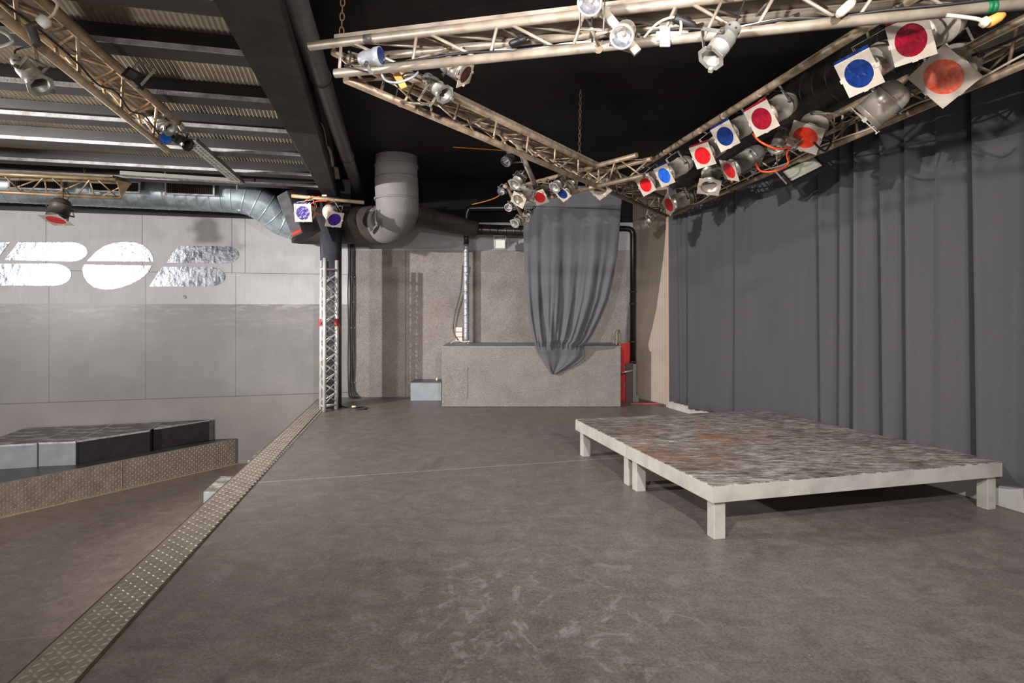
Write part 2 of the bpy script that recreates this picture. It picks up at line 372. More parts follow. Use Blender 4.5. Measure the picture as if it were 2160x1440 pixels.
# walls
ang = math.atan2(WU.y, WU.x)
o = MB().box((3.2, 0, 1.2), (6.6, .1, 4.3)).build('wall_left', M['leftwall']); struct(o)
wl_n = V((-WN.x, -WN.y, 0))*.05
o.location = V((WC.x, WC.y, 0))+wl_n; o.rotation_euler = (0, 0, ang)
struct(MB().box((-.1, YB+.05, 1.65), (4.95, .1, 3.3)).build('wall_back', M['backwall']))
struct(MB().prism([(RW(7.918), 7.918), (RW(-3), -3), (RW(-3)+.15, -3), (RW(7.918)+.15, 7.918)], 0, 3.3).build('wall_right', M['white_paint']))
a = V((2.125, 7.93)); b = V((1.80, 8.62))
struct(shift(MB().prism([(a.x, a.y), (a.x+.05, a.y+.02), (b.x+.05, b.y+.02), (b.x, b.y)], .03, 3.3).build('wall_alcove', M['pegs']), (a.x, a.y, 0)))
struct(MB().prism([(a.x-.012, a.y-.02), (a.x+.03, a.y-.03), (a.x+.03, a.y), (a.x-.012, a.y+.005)], 0, 3.0).build('trim_1', mat('raw_timber_edge', (196, 160, 138), None, .7)))
struct(MB().prism([(a.x+.03, a.y-.04), (a.x+.14, a.y-.08), (a.x+.14, a.y), (a.x+.03, a.y)], 0, 3.0).build('trim_2', mat('grey_panel_edge', (84, 84, 88), (110, 110, 112), .6, 0, 10)))
struct(MB().prism([(RW(7.85)-.05, 7.85), (RW(-2)-.05, -2), (RW(-2), -2), (RW(7.85), 7.85)], 0, .24).build('baseboard_right', M['white_paint'], bevel=.008))
# black ceiling, right of the beam
BLa, BLb = P(447, 0, 2.85), P(673, 400, 2.85); BRa, BRb = P(590, 0, 2.85), P(706, 400, 2.85)
cN, cF = ext(BLa, BLb, -3), ext(BLa, BLb, 8.8)
struct(MB().prism([(cN.x, -3), (6, -3), (2.6, 8.9), (cF.x, 8.9)], 3.3, 3.36).build('ceiling', M['ceil']))
bN, bF, b2N, b2F = ext(BLa, BLb, .2), ext(BLa, BLb, 8.72), ext(BRa, BRb, .2), ext(BRa, BRb, 8.72)
struct(MB().hexa([(bN.x, .2, 2.85), (b2N.x, .2, 2.85), (b2F.x, 8.72, 2.85), (bF.x, 8.72, 2.85)],
                 [(bN.x, .2, 3.3), (b2N.x, .2, 3.3), (b2F.x, 8.72, 3.3), (bF.x, 8.72, 3.3)]).build('ceiling_beam', M['beam'], bevel=.01))
# joists and corrugated sheets on the left
jr = math.atan2(1, 4.02); JR = V((math.cos(jr), math.sin(jr)))
def beam_hit(p):        # distance along JR from p to the beam's left side
    d = (BLb-BLa).xy.normalized(); n = V((-d.y, d.x)); return (BLa.xy-p.xy).dot(n)/JR.dot(n)
jy = [68, 172, 240, 292, 337]
js = [P(0, y, 2.86) for y in jy]
stp = .66*V((math.sin(jr), -math.cos(jr)))*.97
first = js[0]
js = [V((first.x+stp.x*k, first.y+stp.y*k, 2.86)) for k in (3, 2, 1)]+js+[js[-1]-V((stp.x, stp.y, 0))]
for i, p in enumerate(js):
    L1 = beam_hit(p)+.02
    root = tag(thing('ceiling_joist', None, None, p), None, None); root.rotation_euler = (0, 0, jr); root['kind'] = 'structure'
    MB().box(((L1-4.5)/2, .09, .014), (L1+4.5, .17, .024)).build('flange', M['flange'], root)
    MB().box(((L1-4.5)/2, -.002, .016), (L1+4.5, .014, .030)).build('flange_edge', M['edge'], root)
    MB().box(((L1-4.5)/2, .10, .085), (L1+4.5, .05, .12)).build('web', M['black'], root)
    if i < len(js)-1:
        q = js[i+1]; dv = V((q.x-p.x, q.y-p.y)); n2 = V((-math.sin(jr), math.cos(jr))); gap = dv.dot(n2)
        x0, x1, per = -4.4, L1+.25, .032; nx = int((x1-x0)/per*4); ny = 8; vs = []; fs = []
        for a_ in range(nx+1):
            xx = x0+(x1-x0)*a_/nx; cz = (.0, .008, .0, -.008)[a_ % 4]
            for b_ in range(ny+1):
                t = b_/ny; yy = .11+(gap)*t; vs.append((xx, yy, .145+.05*math.sin(math.pi*min(1, t*1.0))+cz))
        for a_ in range(nx):
            for b_ in range(ny):
                k = a_*(ny+1)+b_; fs.append((k, k+ny+1, k+ny+2, k+1))
        c = MB().add(vs, fs, True).build('corrugated_sheet', M['corr'], root)
struct(MB().prism([(-14, -3), (cN.x+.2, -3), (cF.x+.2, 8.9), (-14, 8.9)], 3.12, 3.18).build('ceiling_left', M['black']))

# ------------------------------------------------------------------ chequer plate
def lozenges(mb, o, u, v, nu, nv, pitch, n, h=.0025, a=.42, b=.13):
    """raised lozenges on the plane o + u*i + v*j, normal n"""
    mb.split = (len(mb.f), M['lozenge'])
    for i in range(nu):
        for j in range(nv):
            c = o+u*((i+.5)*pitch)+v*((j+.5)*pitch)
            s_ = 1 if (i+j) % 2 else -1
            d1 = (u+v*s_).normalized()*pitch*a; d2 = (v-u*s_).normalized()*pitch*b*s_
            m1 = d1*.45
            ring = [c-d1, c-m1-d2, c+m1-d2, c+d1, c+m1+d2, c-m1+d2]
            top = [c-d1*.6+n*h, c-m1*.9-d2*.4+n*h, c+m1*.9-d2*.4+n*h, c+d1*.6+n*h, c+m1*.9+d2*.4+n*h, c-m1*.9+d2*.4+n*h]
            if (ring[1]-ring[0]).cross(ring[2]-ring[1]).dot(n) < 0: ring.reverse(); top.reverse()
            mb.add(ring+top, [(k, (k+1) % 6, 6+(k+1) % 6, 6+k) for k in range(6)]+[tuple(range(6, 12))])
sN, sF = ext(SL_a, SL_b, 1.2), ext(SL_a, SL_b, 8.55); rN, rF = ext(SR_a, SR_b, 1.2), ext(SR_a, SR_b, 8.6)
st = thing('stage_edge_plate', 'long strip of worn metal chequer plate along the left edge of the stage floor', 'metal edge strip', (sN.x, sN.y, 0))
mb = MB(); z3 = V((0, 0, .006))
O = -V((sN.x, sN.y, 0))
mb.hexa([sN+O, rN+O, rF+O, sF+O], [sN+O+z3, rN+O+z3, rF+O+z3, sF+O+z3])
u = (sF-sN).normalized(); v = V((u.y, -u.x, 0)); wN = (rN-sN).dot(v)
lozenges(mb, sN+O+z3+v*.012, u, v, int((sF-sN).length/.036), 6, .036, V((0, 0, 1)), .003, .47, .16)
mb.build('plate', M['plate'], st)
MB().hexa([rN+O-v*.0, rN+O+v*.014, rF+O+v*.014, rF+O], [rN+O+z3*.8, rN+O+v*.014+z3*.8, rF+O+v*.014+z3*.8, rF+O+z3*.8]).build('edge_rail', M['wear'], st)
MB().hexa([sN+O-v*.008-V((0, 0, .05)), sN+O-V((0, 0, .05)), sF+O-V((0, 0, .05)), sF+O-v*.008-V((0, 0, .05))], [sN+O-v*.008+z3, sN+O+z3, sF+O+z3, sF+O-v*.008+z3]).build('edge_lip', M['wear'], st)

# lower left tiers
zt1 = -.54; R0 = V((*P(0, 1090, -.9).xy,)); R1 = V((*P(501, 976, -.9).xy,))
dr = (R1-R0).normalized(); Rm = R0-dr*1.4; wr = V(to_wall(R1, .02)); R1e = R1
tier = thing('seating_tier', 'low dark tier faced with metal chequer plate against the left wall', 'seating tier', (R0.x, R0.y, -.9))
O3 = -V((R0.x, R0.y, -.9)); rel = lambda p, z: V((p[0], p[1], z))+O3
wm = V(to_wall(Rm, .02)); wm = wm+WU*1.8
nf = V((dr.y, -dr.x))
poly = [Rm, R1e-nf*0, wr, wm]
mb = MB(); mb.hexa([rel(p, -.9) for p in poly], [rel(p, zt1) for p in poly]).build('tier_body', M['tier_top'], tier)
mb = MB(); q0, q1 = Rm+nf*.008, R1+nf*.008
mb.hexa([rel(Rm+nf*.001, -.9), rel(q0, -.9), rel(q1, -.9), rel(R1+nf*.001, -.9)], [rel(Rm+nf*.001, zt1+.004), rel(q0, zt1+.004), rel(q1, zt1+.004), rel(R1+nf*.001, zt1+.004)])
d3 = V((dr.x, dr.y, 0)); Lr = (q1-q0).length
lozenges(mb, rel(q0, -.9)+V((0, 0, .008)), d3, V((0, 0, 1)), int(Lr/.031), 11, .0315, V((nf.x, nf.y, 0)), .003, .44, .12)
mb.build('chequer_plate', M['plate2'], tier)
mid = R0+dr*(P(258, 1033, -.9).xy-R0).length
MB().box(rel(mid+nf*.011, -.72), (.004, .006, .35), Matrix.Rotation(math.atan2(dr.y, dr.x), 3, 'Z')).build('plate_joint', M['tape_w'], tier)
MB().hexa([rel(Rm+nf*.009, -.9), rel(Rm+nf*.06, -.9), rel(R1+nf*.055, -.9), rel(R1+nf*.009, -.9)], [rel(Rm+nf*.009, -.893), rel(Rm+nf*.05, -.896), rel(R1+nf*.05, -.896), rel(R1+nf*.009, -.893)]).build('glue_line', mat('tan_glue', (206, 178, 152), (160, 138, 118), .8, 0, 30), tier)
zt2 = -.252
def tier_box(name, pl, pr, zb, zt, label, side_m, group):
    a_, b_ = V(pl), V(pr); wa, wb = V(to_wall(a_, .03)), V(to_wall(b_, .03))
    t_ = thing(name, label, 'seating box', (a_.x, a_.y, zb), group); O_ = -V((a_.x, a_.y, zb))
    R = lambda p, z: V((p[0], p[1], z))+O_
    MB().hexa([R(a_, zb), R(b_, zb), R(wb, zb), R(wa, zb)], [R(a_, zt-.012), R(b_, zt-.012), R(wb, zt-.012), R(wa, zt-.012)]).build('box_side', side_m, t_)
    MB().hexa([R(a_, zt-.012), R(b_, zt-.012), R(wb, zt-.012), R(wa, zt-.012)], [R(a_, zt), R(b_, zt), R(wb, zt), R(wa, zt)]).build('box_top', M['box_top'], t_)
    d_ = (b_-a_).normalized(); n_ = V((d_.y, -d_.x))
    def strip(p, q, zlo, zhi): MB().hexa([R(p, zlo), R(p+n_*.003, zlo), R(q+n_*.003, zlo), R(q, zlo)], [R(p, zhi), R(p+n_*.003, zhi), R(q+n_*.003, zhi), R(q, zhi)]).build('edge_tape', M['tape_w'], t_)
    strip(a_, b_, zt-.02, zt+.002)
    MB().hexa([R(b_-d_*.02, zt), R(b_, zt), R(wb, zt), R(wb-d_*.02, zt)], [R(b_-d_*.02, zt+.003), R(b_, zt+.003), R(wb, zt+.003), R(wb-d_*.02, zt+.003)]).build('corner_tape', M['tape_w'], t_)
    return t_
pz = lambda px, py: P(px, py, zt1).xy
b1a, b1b = pz(161, 980), pz(316, 952.6); b2a, b2b = pz(324, 948.6), pz(452, 926.5)
G1 = 'boxes along the back of the tier'
tier_box('seating_box', b1a, b1b, zt1+.002, zt2, 'black box between the pale grey boxes and the other black box on the tier', M['box_black'], G1)
tier_box('seating_box', b2a, b2b, zt1+.002, zt2, 'black box nearest the stage, last of the tier boxes', M['box_black'], G1)
tier_box('seating_box', pz(80, 984), pz(159.5, 981), zt1+.002, zt2-.002, 'pale grey box on the tier directly beside the black box', M['box_grey'], G1)
tier_box('seating_box', pz(-60, 994), pz(78, 985), zt1+.002, zt2-.002, 'pale grey box at the left picture edge on the tier', M['box_grey'], G1)
# steps up to the stage
for i, (y0, y1, zt, lab) in enumerate(((5.68, 6.2, -.45, 'grey step box with taped top, nearer of two beside the stage edge'), (6.85, 7.55, -.45, 'grey step box beside the stage edge near the back wall'))):
    xr = ext(SL_a, SL_b, y0).x-.03; xl = -3.03-.1*i; xr2 = ext(SL_a, SL_b, y1).x-.03
    t_ = thing('step_box', lab, 'step', ((xl+xr)/2, y0, -.9), 'step boxes by the stage edge'); O_ = -V(((xl+xr)/2, y0, -.9))
    pl = [V((xl, y0, 0)), V((xr, y0, 0)), V((xr2, y1, 0)), V((xl-.09, y1, 0))]
    MB().hexa([p+O_+V((0, 0, -.9)) for p in pl], [p+O_+V((0, 0, zt-.01)) for p in pl]).build('body', M['box_grey'], t_)
    MB().hexa([p+O_+V((0, 0, zt-.01)) for p in pl], [p+O_+V((0, 0, zt)) for p in pl]).build('tread', M['step'], t_)

# ------------------------------------------------------------------ wall lettering
def arc(cx, cy, rx, ry, a0, a1, n=12):
    return [(cx+rx*math.cos(math.radians(a0+(a1-a0)*k/n)), cy-ry*math.sin(math.radians(a0+(a1-a0)*k/n))) for k in range(n+1)]
base = on_wall(170, 640)
logo = thing('wall_lettering', 'large mirror foil letters with slanted split shapes on the pale left wall', 'wall lettering', base)
shapes = [
  [[(-95, 545), (-62, 510), (21, 510), (-5, 545)]],
  [[(10, 548), (38, 511)]+arc(150, 531, 34, 20, 90, -90)+[], [(-40, 602), (-3, 556)]+arc(112, 579, 38, 23, 90, -90)],
  [[(184, 550), (205, 529), (222, 518), (240, 512.5), (262, 510), (285, 511.5), (302, 517), (315, 528), (322, 540), (323, 551.5)],
   [(178, 558), (319.5, 560), (312, 575), (295, 589), (275, 599), (255, 606), (235, 610), (215, 609.5), (198, 605), (185, 595), (177, 583), (174, 570), (175, 564)]],
  [[(352, 553.5), (364, 533), (378, 518)]+arc(473, 537, 31, 18.5, 90, -90), [(315, 604), (330, 580), (343, 562)]+arc(440, 583.5, 35, 20.5, 90, -90)]]
for polys in shapes:
    mb = MB()
    for pl in polys:
        n = len(pl); fr = [on_wall(x, y, .008)-base for x, y in pl]; bk = [on_wall(x, y, .002)-base for x, y in pl]
        mb.add(fr+bk, [tuple(range(n)), tuple(range(2*n-1, n-1, -1))]+[(i, n+i, n+(i+1) % n, (i+1) % n) for i in range(n)])
    mb.build('letter', M['foil'], logo)
mk = [on_wall(x, y, .003) for x, y in ((387, 626), (389, 623.5), (392, 625), (393, 627), (391, 629), (389, 628))]
tag(shift(MB().sweep(smooth_path(mk, 4), .0035, 5).build('pen_mark', M['rubber']), mk[0]), 'small black scribbled mark below the foil letters', 'pen mark')

# ------------------------------------------------------------------ platforms
ZT = .326
pc = dict(a=P(1213.6, 883.5, ZT), b=P(1611, 864, ZT), c=P(1320.6, 937, ZT), d=P(1801.6, 905.3, ZT), e=P(1503, 1025, ZT), f=P(2120, 973.3, ZT))
def platform(nr, nl_, fl, fr_, label):   # near-right... corners: near-left, near-right, far-right, far-left
    A, B, C_, D = nr, nl_, fl, fr_
    t_ = thing('stage_platform', label, 'stage platform', (A.x, A.y, 0), 'low square platforms pushed together'); O_ = -V((A.x, A.y, 0))
    cen = (A+B+C_+D)/4
    def ins(p, k): d = cen-p; d.z = 0; return p+d.normalized()*k
    top = [ins(p, .004)+O_ for p in (A, B, C_, D)]; dz = V((0, 0, -.014))
    MB().hexa([p+dz for p in top], top).build('deck_top', M['deck2'] if 'farther' in label else M['deck'], t_, bevel=.002)
    cs = [A, B, C_, D]
    for i in range(4):
        p, q = cs[i]+O_, cs[(i+1) % 4]+O_; d_ = (q-p).normalized(); n_ = V((-d_.y, d_.x, 0)) * .028
        if (cen+O_-p).dot(n_) < 0: n_ = -n_
        z0, z1 = V((0, 0, -.1)), V((0, 0, -.006)); s_ = n_*.02
        MB().hexa([p+z0, q+z0, q+n_-d_*.028+z0, p+n_+d_*.028+z0], [p+z1, q+z1, q+n_-d_*.028+z1, p+n_+d_*.028+z1]).build('side_rail', M['plat_frame'], t_, bevel=.003)
    ex = (B-A).normalized(); ey = V((-ex.y, ex.x, 0)); R = Matrix.Rotation(math.atan2(ex.y, ex.x), 3, 'Z')
    for i, p in enumerate(cs):
        sx = 1 if i in (0, 3) else -1; sy = 1 if i in (0, 1) else -1
        c_ = p+ex*sx*.07+ey*sy*.07
        MB().box((c_.x+O_.x, c_.y+O_.y, .113), (.075, .075, .226), R).build('leg', M['plat_frame'], t_, bevel=.004)
    return t_
platform(pc['e'], pc['f'], pc['d']-V((0, .006, 0)), pc['c']-V((0, .006, 0)), 'nearer of the two low platforms, worn plywood top and pale grey frame')
platform(pc['c'], pc['d'], pc['b'], pc['a'], 'farther of the two low platforms, rusty brown and white stains on its top')

# ------------------------------------------------------------------ carpeted box, step, right corner
xl, xr = W(932, 858, 7.918).x, W(1310, 858, 7.918).x
t_ = thing('carpeted_platform', 'large grey carpeted box platform against the back wall under the hanging cloth', 'box platform', ((xl+xr)/2, 7.918, 0))
cx = (xl+xr)/2
MB().box((0, (YB-7.918)/2-.004, .41), (xr-xl, YB-7.918-.01, .82)).build('body', M['carpet'], t_, bevel=.012)
MB().box((0, (YB-7.918)/2-.004, .825), (xr-xl+.006, YB-7.918-.006, .014)).build('top_trim', M['box_grey'], t_, bevel=.004)
MB().box((xl-cx+.18, -.003, .33), (.34, .006, .44)).build('carpet_patch', M['carpet'], t_)
y0 = P(900, 845, 0).y; x0, x1 = W(866, 845, y0).x, W(931, 845, y0).x
t_ = thing('step_box', 'small blue-grey step box beside the carpeted platform', 'step', ((x0+x1)/2, y0, 0))
MB().box((0, (YB-y0)/2, .13), (x1-x0, YB-y0-.01, .26)).build('body', M['box_grey'], t_, bevel=.004)
MB().box((0, (YB-y0)/2, .266), (x1-x0, YB-y0-.01, .011)).build('top_board', M['tier_top'], t_, bevel=.003)
p = W(922, 799, 8.68); t_ = thing('cream_plug', 'tiny cream plug standing on the small grey step box', 'plug', (p.x, p.y, .272))
MB().lathe([(0, .0), (0, .02), (.02, .02), (.03, .008), (.05, .005), (.05, 0)], 10).build('plug_body', M['cork'], t_)
# right corner by the box
Yc = 8.45
t_ = thing('red_panel', 'bright red upright panel beside the right end of the carpeted platform', 'panel', (W(1320, 858, Yc).x, Yc, 0))
ox = t_.location.x
zz = lambda py, Y=Yc: H-(py-HZ)/F*Y
w_, c_ = (1331-1300)/F*Yc, W(1315.5, 0, Yc).x
MB().box((c_-ox, .02, zz(724)/2), (w_, .03, zz(724))).build('panel', M['red_paint'], t_)
for py in (775, 813): MB().box((W(1317, 0, Yc).x-ox, 0, zz(py)), (.03, .012, .03)).build('hinge', M['grey_post'], t_)
Yb = 8.38
t_ = thing('brown_board', 'dark brown board leaning in front of the red panel', 'board', (W(1327, 0, Yb).x, Yb, 0))
MB().box((0, 0, zz(765, Yb)/2), ((1334-1320)/F*Yb, .02, zz(765, Yb))).build('board', M['brown'], t_)
t_ = thing('grey_post', 'short grey post holding a steel grab bar beside the red panel', 'post', (W(1338, 0, Yb).x, Yb, 0)); ox = t_.location.x
MB().box((0, 0, zz(767, Yb)/2), ((1342-1334.5)/F*Yb, .04, zz(767, Yb))).build('post', M['grey_post'], t_)
MB().box((.03, .0, .05), (.06, .05, .1)).build('foot', M['grey_post'], t_)
MB().sweep([W(1311, 786, Yb-.05)-t_.location, W(1334, 781, Yb-.03)-t_.location], .014, 10).build('grab_bar', M['chrome'], t_)
hp = [W(1300, 735, 8.3), W(1300, 706, 8.3), W(1303, 698, 8.3), W(1306.5, 702, 8.35), W(1307, 735, 8.38)]
tag(shift(MB().sweep(smooth_path(hp, 6), .018, 10).build('handrail', M['alu']), hp[0]), 'short curved metal handrail end rising behind the carpeted platform corner', 'handrail')
pk = P(1368, 851.5, 0)
tag(shift(MB().box((pk.x-.04, pk.y, .006), (.42, .02, .012)).build('threshold_strip', M['pink']), (pk.x, pk.y, 0)), 'pinkish red strip on the floor in the right back corner', 'floor strip')
# sockets
p = W(969, 706, YB-.03)
t_ = thing('socket_block', 'stack of white wall sockets with red stripes above the carpeted platform', 'power socket', (p.x, YB-.04, zz(721, YB-.04)))
for k in range(3):
    b_ = MB().box((0, 0, .04+k*.075), (.1, .06, .066)).build('socket', M['white_plastic'], t_, bevel=.006)
    for s_ in (-1, 1): MB().sweep([(s_*.022, -.0302, .04+k*.075), (s_*.022, -.033, .04+k*.075)], .016, 12).build('outlet', M['cork'], b_)
for zz_ in (.075, .15): MB().box((.01, -.031, zz_+.002), (.08, .006, .012)).build('stripe', M['red_label'], t_)
def cable(name, pts, r, m, label, cat='cable', group=None, k=8):
    pts = [V(p) for p in pts]
    o = shift(MB().sweep(smooth_path(pts, k), r, 7).build(name, m), pts[0]); return tag(o, label, cat, group)
cable('power_cable', [W(976, 560, 8.7), W(972, 610, 8.74), W(960, 660, 8.76), W(956, 695, 8.76), W(966, 718, 8.72)], .010, M['can_dark'], 'grey cable looping down the wall into the white sockets')
cable('power_cable', [W(950, 724, 8.6), W(962, 718.5, 8.62), W(980, 721, 8.6), W(990, 719, 8.55), W(986, 725, 8.5)], .007, M['cable_white'], 'white cable lying on the carpeted platform below the sockets')

# ------------------------------------------------------------------ column and its truss
cxl = (698-1080)/F*7.9
o = MB().lathe([(0, 0), (0, .142), (2.86, .142), (2.86, 0)], 40).build('column', mat('semi_gloss_charcoal_column', (58, 59, 64), (70, 70, 75), .34, 0, 4)); o.location = (cxl, 7.9, 0)
tag(o, 'round gloss black column at the back left of the stage', 'column')
def truss_brace(a, b, r, m, parent, O_): MB().tube(a+O_, b+O_, r, 7).build('brace', m, parent)
fb, rb, lb = P(684, 868, 0), P(709.5, 862, 0), P(677, 864, 0)
t_ = thing('truss_upright', 'short upright aluminium truss leaning at the foot of the black column', 'lighting truss', fb); O_ = -fb
tops = []
for p, top, r in ((fb, 544, .025), (rb, 549, .025), (lb, 549, .022)):
    q = V((p.x+.008, p.y, H-(top-HZ)/F*p.y)); tops.append(q)
    MB().tube(p+O_, q+O_, r, 14).build('chord', M['alu_bright'], t_)
pairs = ((fb, rb), (rb, lb), (fb, lb))
for a_, b_ in pairs:
    N = 13
    for k in range(N):
        z0 = .1+k*(1.7/N); z1 = z0+1.7/N
        p, q = (a_, b_) if k % 2 else (b_, a_)
        truss_brace(V((p.x, p.y, z0)), V((q.x, q.y, z1)), .008, M['alu_bright'], t_, O_)
    if a_ is fb and b_ is rb:
        for k in range(N):
            z0 = .1+k*(1.7/N); z1 = z0+1.7/N
            p, q = (b_, a_) if k % 2 else (a_, b_)
            truss_brace(V((p.x, p.y+.02, z0)), V((q.x, q.y+.02, z1)), .008, M['alu_bright'], t_, O_)
    for z_ in (.06, 1.87): truss_brace(V((a_.x, a_.y, z_)), V((b_.x, b_.y, z_)), .011, M['alu_bright'], t_, O_)
for p in (rb, lb): MB().lathe([(1.11, .030), (1.13, .031), (1.19, .031), (1.21, .030)], 14).build('binding', M['red_tape'], t_).location = p+O_
MB().sweep([rb+O_+V((.03, -.02, 1.16)), rb+O_+V((.05, -.02, 1.12)), rb+O_+V((.06, -.01, 1.0))], .007, 6).build('loose_end', M['red_tape'], t_)
MB().tube(fb+O_+V((-.13, 0, 1.90)), fb+O_+V((.02, 0, 1.88)), .006, 6).build('rod', M['alu'], t_)
cable('floor_cable', [P(700, 840, .01), P(712, 853, .01), P(740, 860, .01), P(768, 858, .01), P(772, 862, .01), P(750, 863, .01)], .008, M['rubber'], 'thin dark cable on the stage floor by the column foot')
p = P(742, 861, 0); o = MB().lathe([(0, 0), (0, .018), (.05, .018), (.06, .006), (.06, 0)], 10).build('floor_plug', M['cork']); o.location = p+V((0, 0, .018)); o.rotation_euler = (0, math.pi/2, .3)
tag(o, 'small cream plug lying on the stage floor by the column', 'plug')
for i, x in enumerate((734.5, 738, 742, 745.5)):
    wob = [0, .6, -.5, .4, -.3, .5]
    pts = [W(x+wob[(k+i) % 6]*1.2, py, YB-.03) for k, py in enumerate((508, 560, 620, 690, 760, 815))]+[W(x+1+i, 832, YB-.05), W(x+4+i*2.2, 838, YB-.08), W(x+9+i*3, 840+i, YB-.2)]
    cable('wall_cable', pts, .011, M['rubber'], 'black cable clipped down the back wall right of the column', 'cable', 'bundle of cables on the back wall')
for i, py in enumerate((517, 584, 637, 691, 752, 806)):
    p = W(740, py, YB-.018)
    tag(shift(MB().box(p, (.13, .012, .014)).build('cable_clip', M['alu']), p), 'small metal clip across the cable bundle on the back wall', 'cable clip', 'clips holding the wall cables')

# ------------------------------------------------------------------ ducts and pipes
def ribbed(path, r, pitch, h=.004, n=32):
    pts = smooth_path(path, 40); out = []; rs = []; acc = 0; rr = r if isinstance(r, (list, tuple)) else None
    seg = len(pts)-1; nxt = pitch; last = 0
    for i, p in enumerate(pts):
        if i: acc += (p-pts[i-1]).length
        base_r = rr[0]+(rr[1]-rr[0])*i/seg if rr else r
        if acc >= nxt and i < seg:
            d = (pts[i+1]-p).normalized()
            out += [p-d*.024, p-d*.014, p-d*.006, p-d*.003, p+d*.003, p+d*.006, p+d*.014, p+d*.024]; rs += [base_r]*3+[base_r+h]*2+[base_r]*3; nxt += pitch; last = acc
        elif i == 0 or i == seg or (acc-last > .05 and nxt-acc > .05): last = acc; out.append(p); rs.append(base_r)
    return MB().sweep(out, rs, n)
dpath = [W(-160, 384, 7.05), W(0, 390, 7.3), W(240, 402, 7.55), W(470, 413, 7.8), W(525, 420, 7.88), W(562, 438, 7.98), W(592, 462, 8.1), W(625, 474, 8.2)]
t_ = thing('galvanised_duct', 'large galvanised spiral duct running along the top of the left wall', 'air duct', dpath[1]); O_ = -dpath[1]
ribbed([p+O_ for p in dpath], .218, .14).build('duct_tube', M['galv'], t_)
def grille(pxa, pxb, pya, pyb, Ya, Yb_):
    a_, b_ = W(pxa, (pya+pyb)/2, Ya), W(pxb, (pya+pyb)/2, Yb_); d_ = (b_-a_); L = d_.length; d_ = d_.normalized()
    hgt = (pyb-pya)/F*Ya; R = Matrix.Rotation(math.atan2(d_.y, d_.x), 3, 'Z')
    c_ = (a_+b_)/2+O_
    g_ = MB(); nrm = V((d_.y, -d_.x, 0)); 
    if nrm.y > 0: nrm = -nrm
    for s_ in (-1, 1):
        g_.box(c_+V((0, 0, s_*(hgt/2+.008))), (L+.05, .022, .018), R); g_.box(c_+d_*s_*(L/2+.012), (.02, .022, hgt+.03), R)
    fr = g_.build('grille_frame', M['white_paint'], t_)
    MB().box(c_-nrm*.012, (L, .012, hgt), R).build('grille_opening', M['black'], fr)
    s2 = MB(); N = int(L/.022)
    for k in range(N): s2.box(c_+d_*(-L/2+(k+.5)*L/N), (.007, .016, hgt), R)
    s2.build('grille_slats', M['duct_dark'], fr)
grille(22, 128, 382, 397, 7.02, 7.12); grille(195, 292, 384, 403, 7.20, 7.30); grille(352, 449, 386, 409, 7.37, 7.49)
bp = [W(618, 473, 8.18), W(660, 476, 8.28), W(740, 475, 8.26), W(782, 475, 8.1), W(808, 472, 7.95)]
t_ = thing('coated_duct', 'wide grey coated duct elbow coming down from the black ceiling behind the column', 'air duct', W(836, 400, 7.45)); O_ = -t_.location
MB().sweep([p+O_ for p in smooth_path(bp, 8)], [.265]*25+[.27+.0012*k for k in range(16)], 32).build('horizontal_run', M['duct_dark'], t_)  # dark colour stands in for the shade on this stretch of duct
MB().sweep([p+O_ for p in smooth_path([W(806, 472, 7.97), W(826, 467, 7.8), W(838, 448, 7.58), W(838, 420, 7.46), W(836, 375, 7.45)], 8)], .275, 32).build('elbow', M['duct_grey'], t_)
MB().tube(W(836, 380, 7.45)+O_, V((W(836, 380, 7.45).x, 7.45, 3.3))+O_, .268, 36).build('riser', M['duct_grey'], t_)
for py, rr in ((352, .278), (421, .285), (322, .29)):
    c_ = W(836.5, py, 7.45)+O_; MB().tube(c_-V((0, 0, .012)), c_+V((0, 0, .012)), rr, 36).build('joint_band', M['duct_grey'] if py > 330 else M['black'], t_)
c0, c1 = W(828, 472, 7.72)+O_, W(845, 455, 7.62)+O_; dd = V((-.45, .1, .9)).normalized()
MB().tube(c0-dd*.012, c0+dd*.012, .287, 36).build('joint_band', M['duct_grey'], t_)
fp = [W(868, 452, 7.7), W(885, 455, 7.85), W(915, 464, 8.1), W(960, 474, 8.3), W(1003, 483, 8.45)]
tag(shift(MB().sweep(smooth_path(fp, 8), [.15-.0009*k for k in range(33)], 24).build('flexible_duct', M['duct_dark']), fp[0]), 'dark brown sagging flexible duct leaving the grey elbow to the right', 'air duct')
fp = [W(998, 484, 8.5), W(1060, 486, 8.5), W(1130, 488, 8.5)]
tag(shift(ribbed(fp, .082, .12, .003, 24).build('black_duct', M['duct_black']), fp[0]), 'shiny black pipe running behind the hanging cloth at ceiling height', 'pipe')
fp = [W(984, 500, 8.66), W(984, 456, 8.66), W(988, 443, 8.66), W(1002, 439, 8.66), W(1130, 438, 8.66)]
tag(shift(MB().sweep(smooth_path(fp, 6), .045, 16).build('black_pipe', M['black_gloss']), fp[0]), 'thin black pipe bending right above the galvanised upright', 'pipe')
a_ = W(983.5, 722, 8.66); a_.z = .833
t_ = thing('spiral_pipe', 'slim galvanised spiral pipe standing on the carpeted platform against the back wall', 'pipe', a_)
ribbed([V((0, 0, 0)), V((0, 0, zz(515, 8.66)-.833))], .043, .07, .002, 20).build('galvanised_length', M['galv_pipe'], t_)
MB().tube(V((0, 0, zz(515, 8.66)-.833)), V((0, 0, zz(488, 8.66)-.833)), .036, 16).build('black_length', M['black_gloss'], t_)
a_ = W(1335, 767, 8.42)
t_ = thing('black_downpipe', 'glossy black pipe rising beside the brown pegboard at the right back corner', 'pipe', a_)
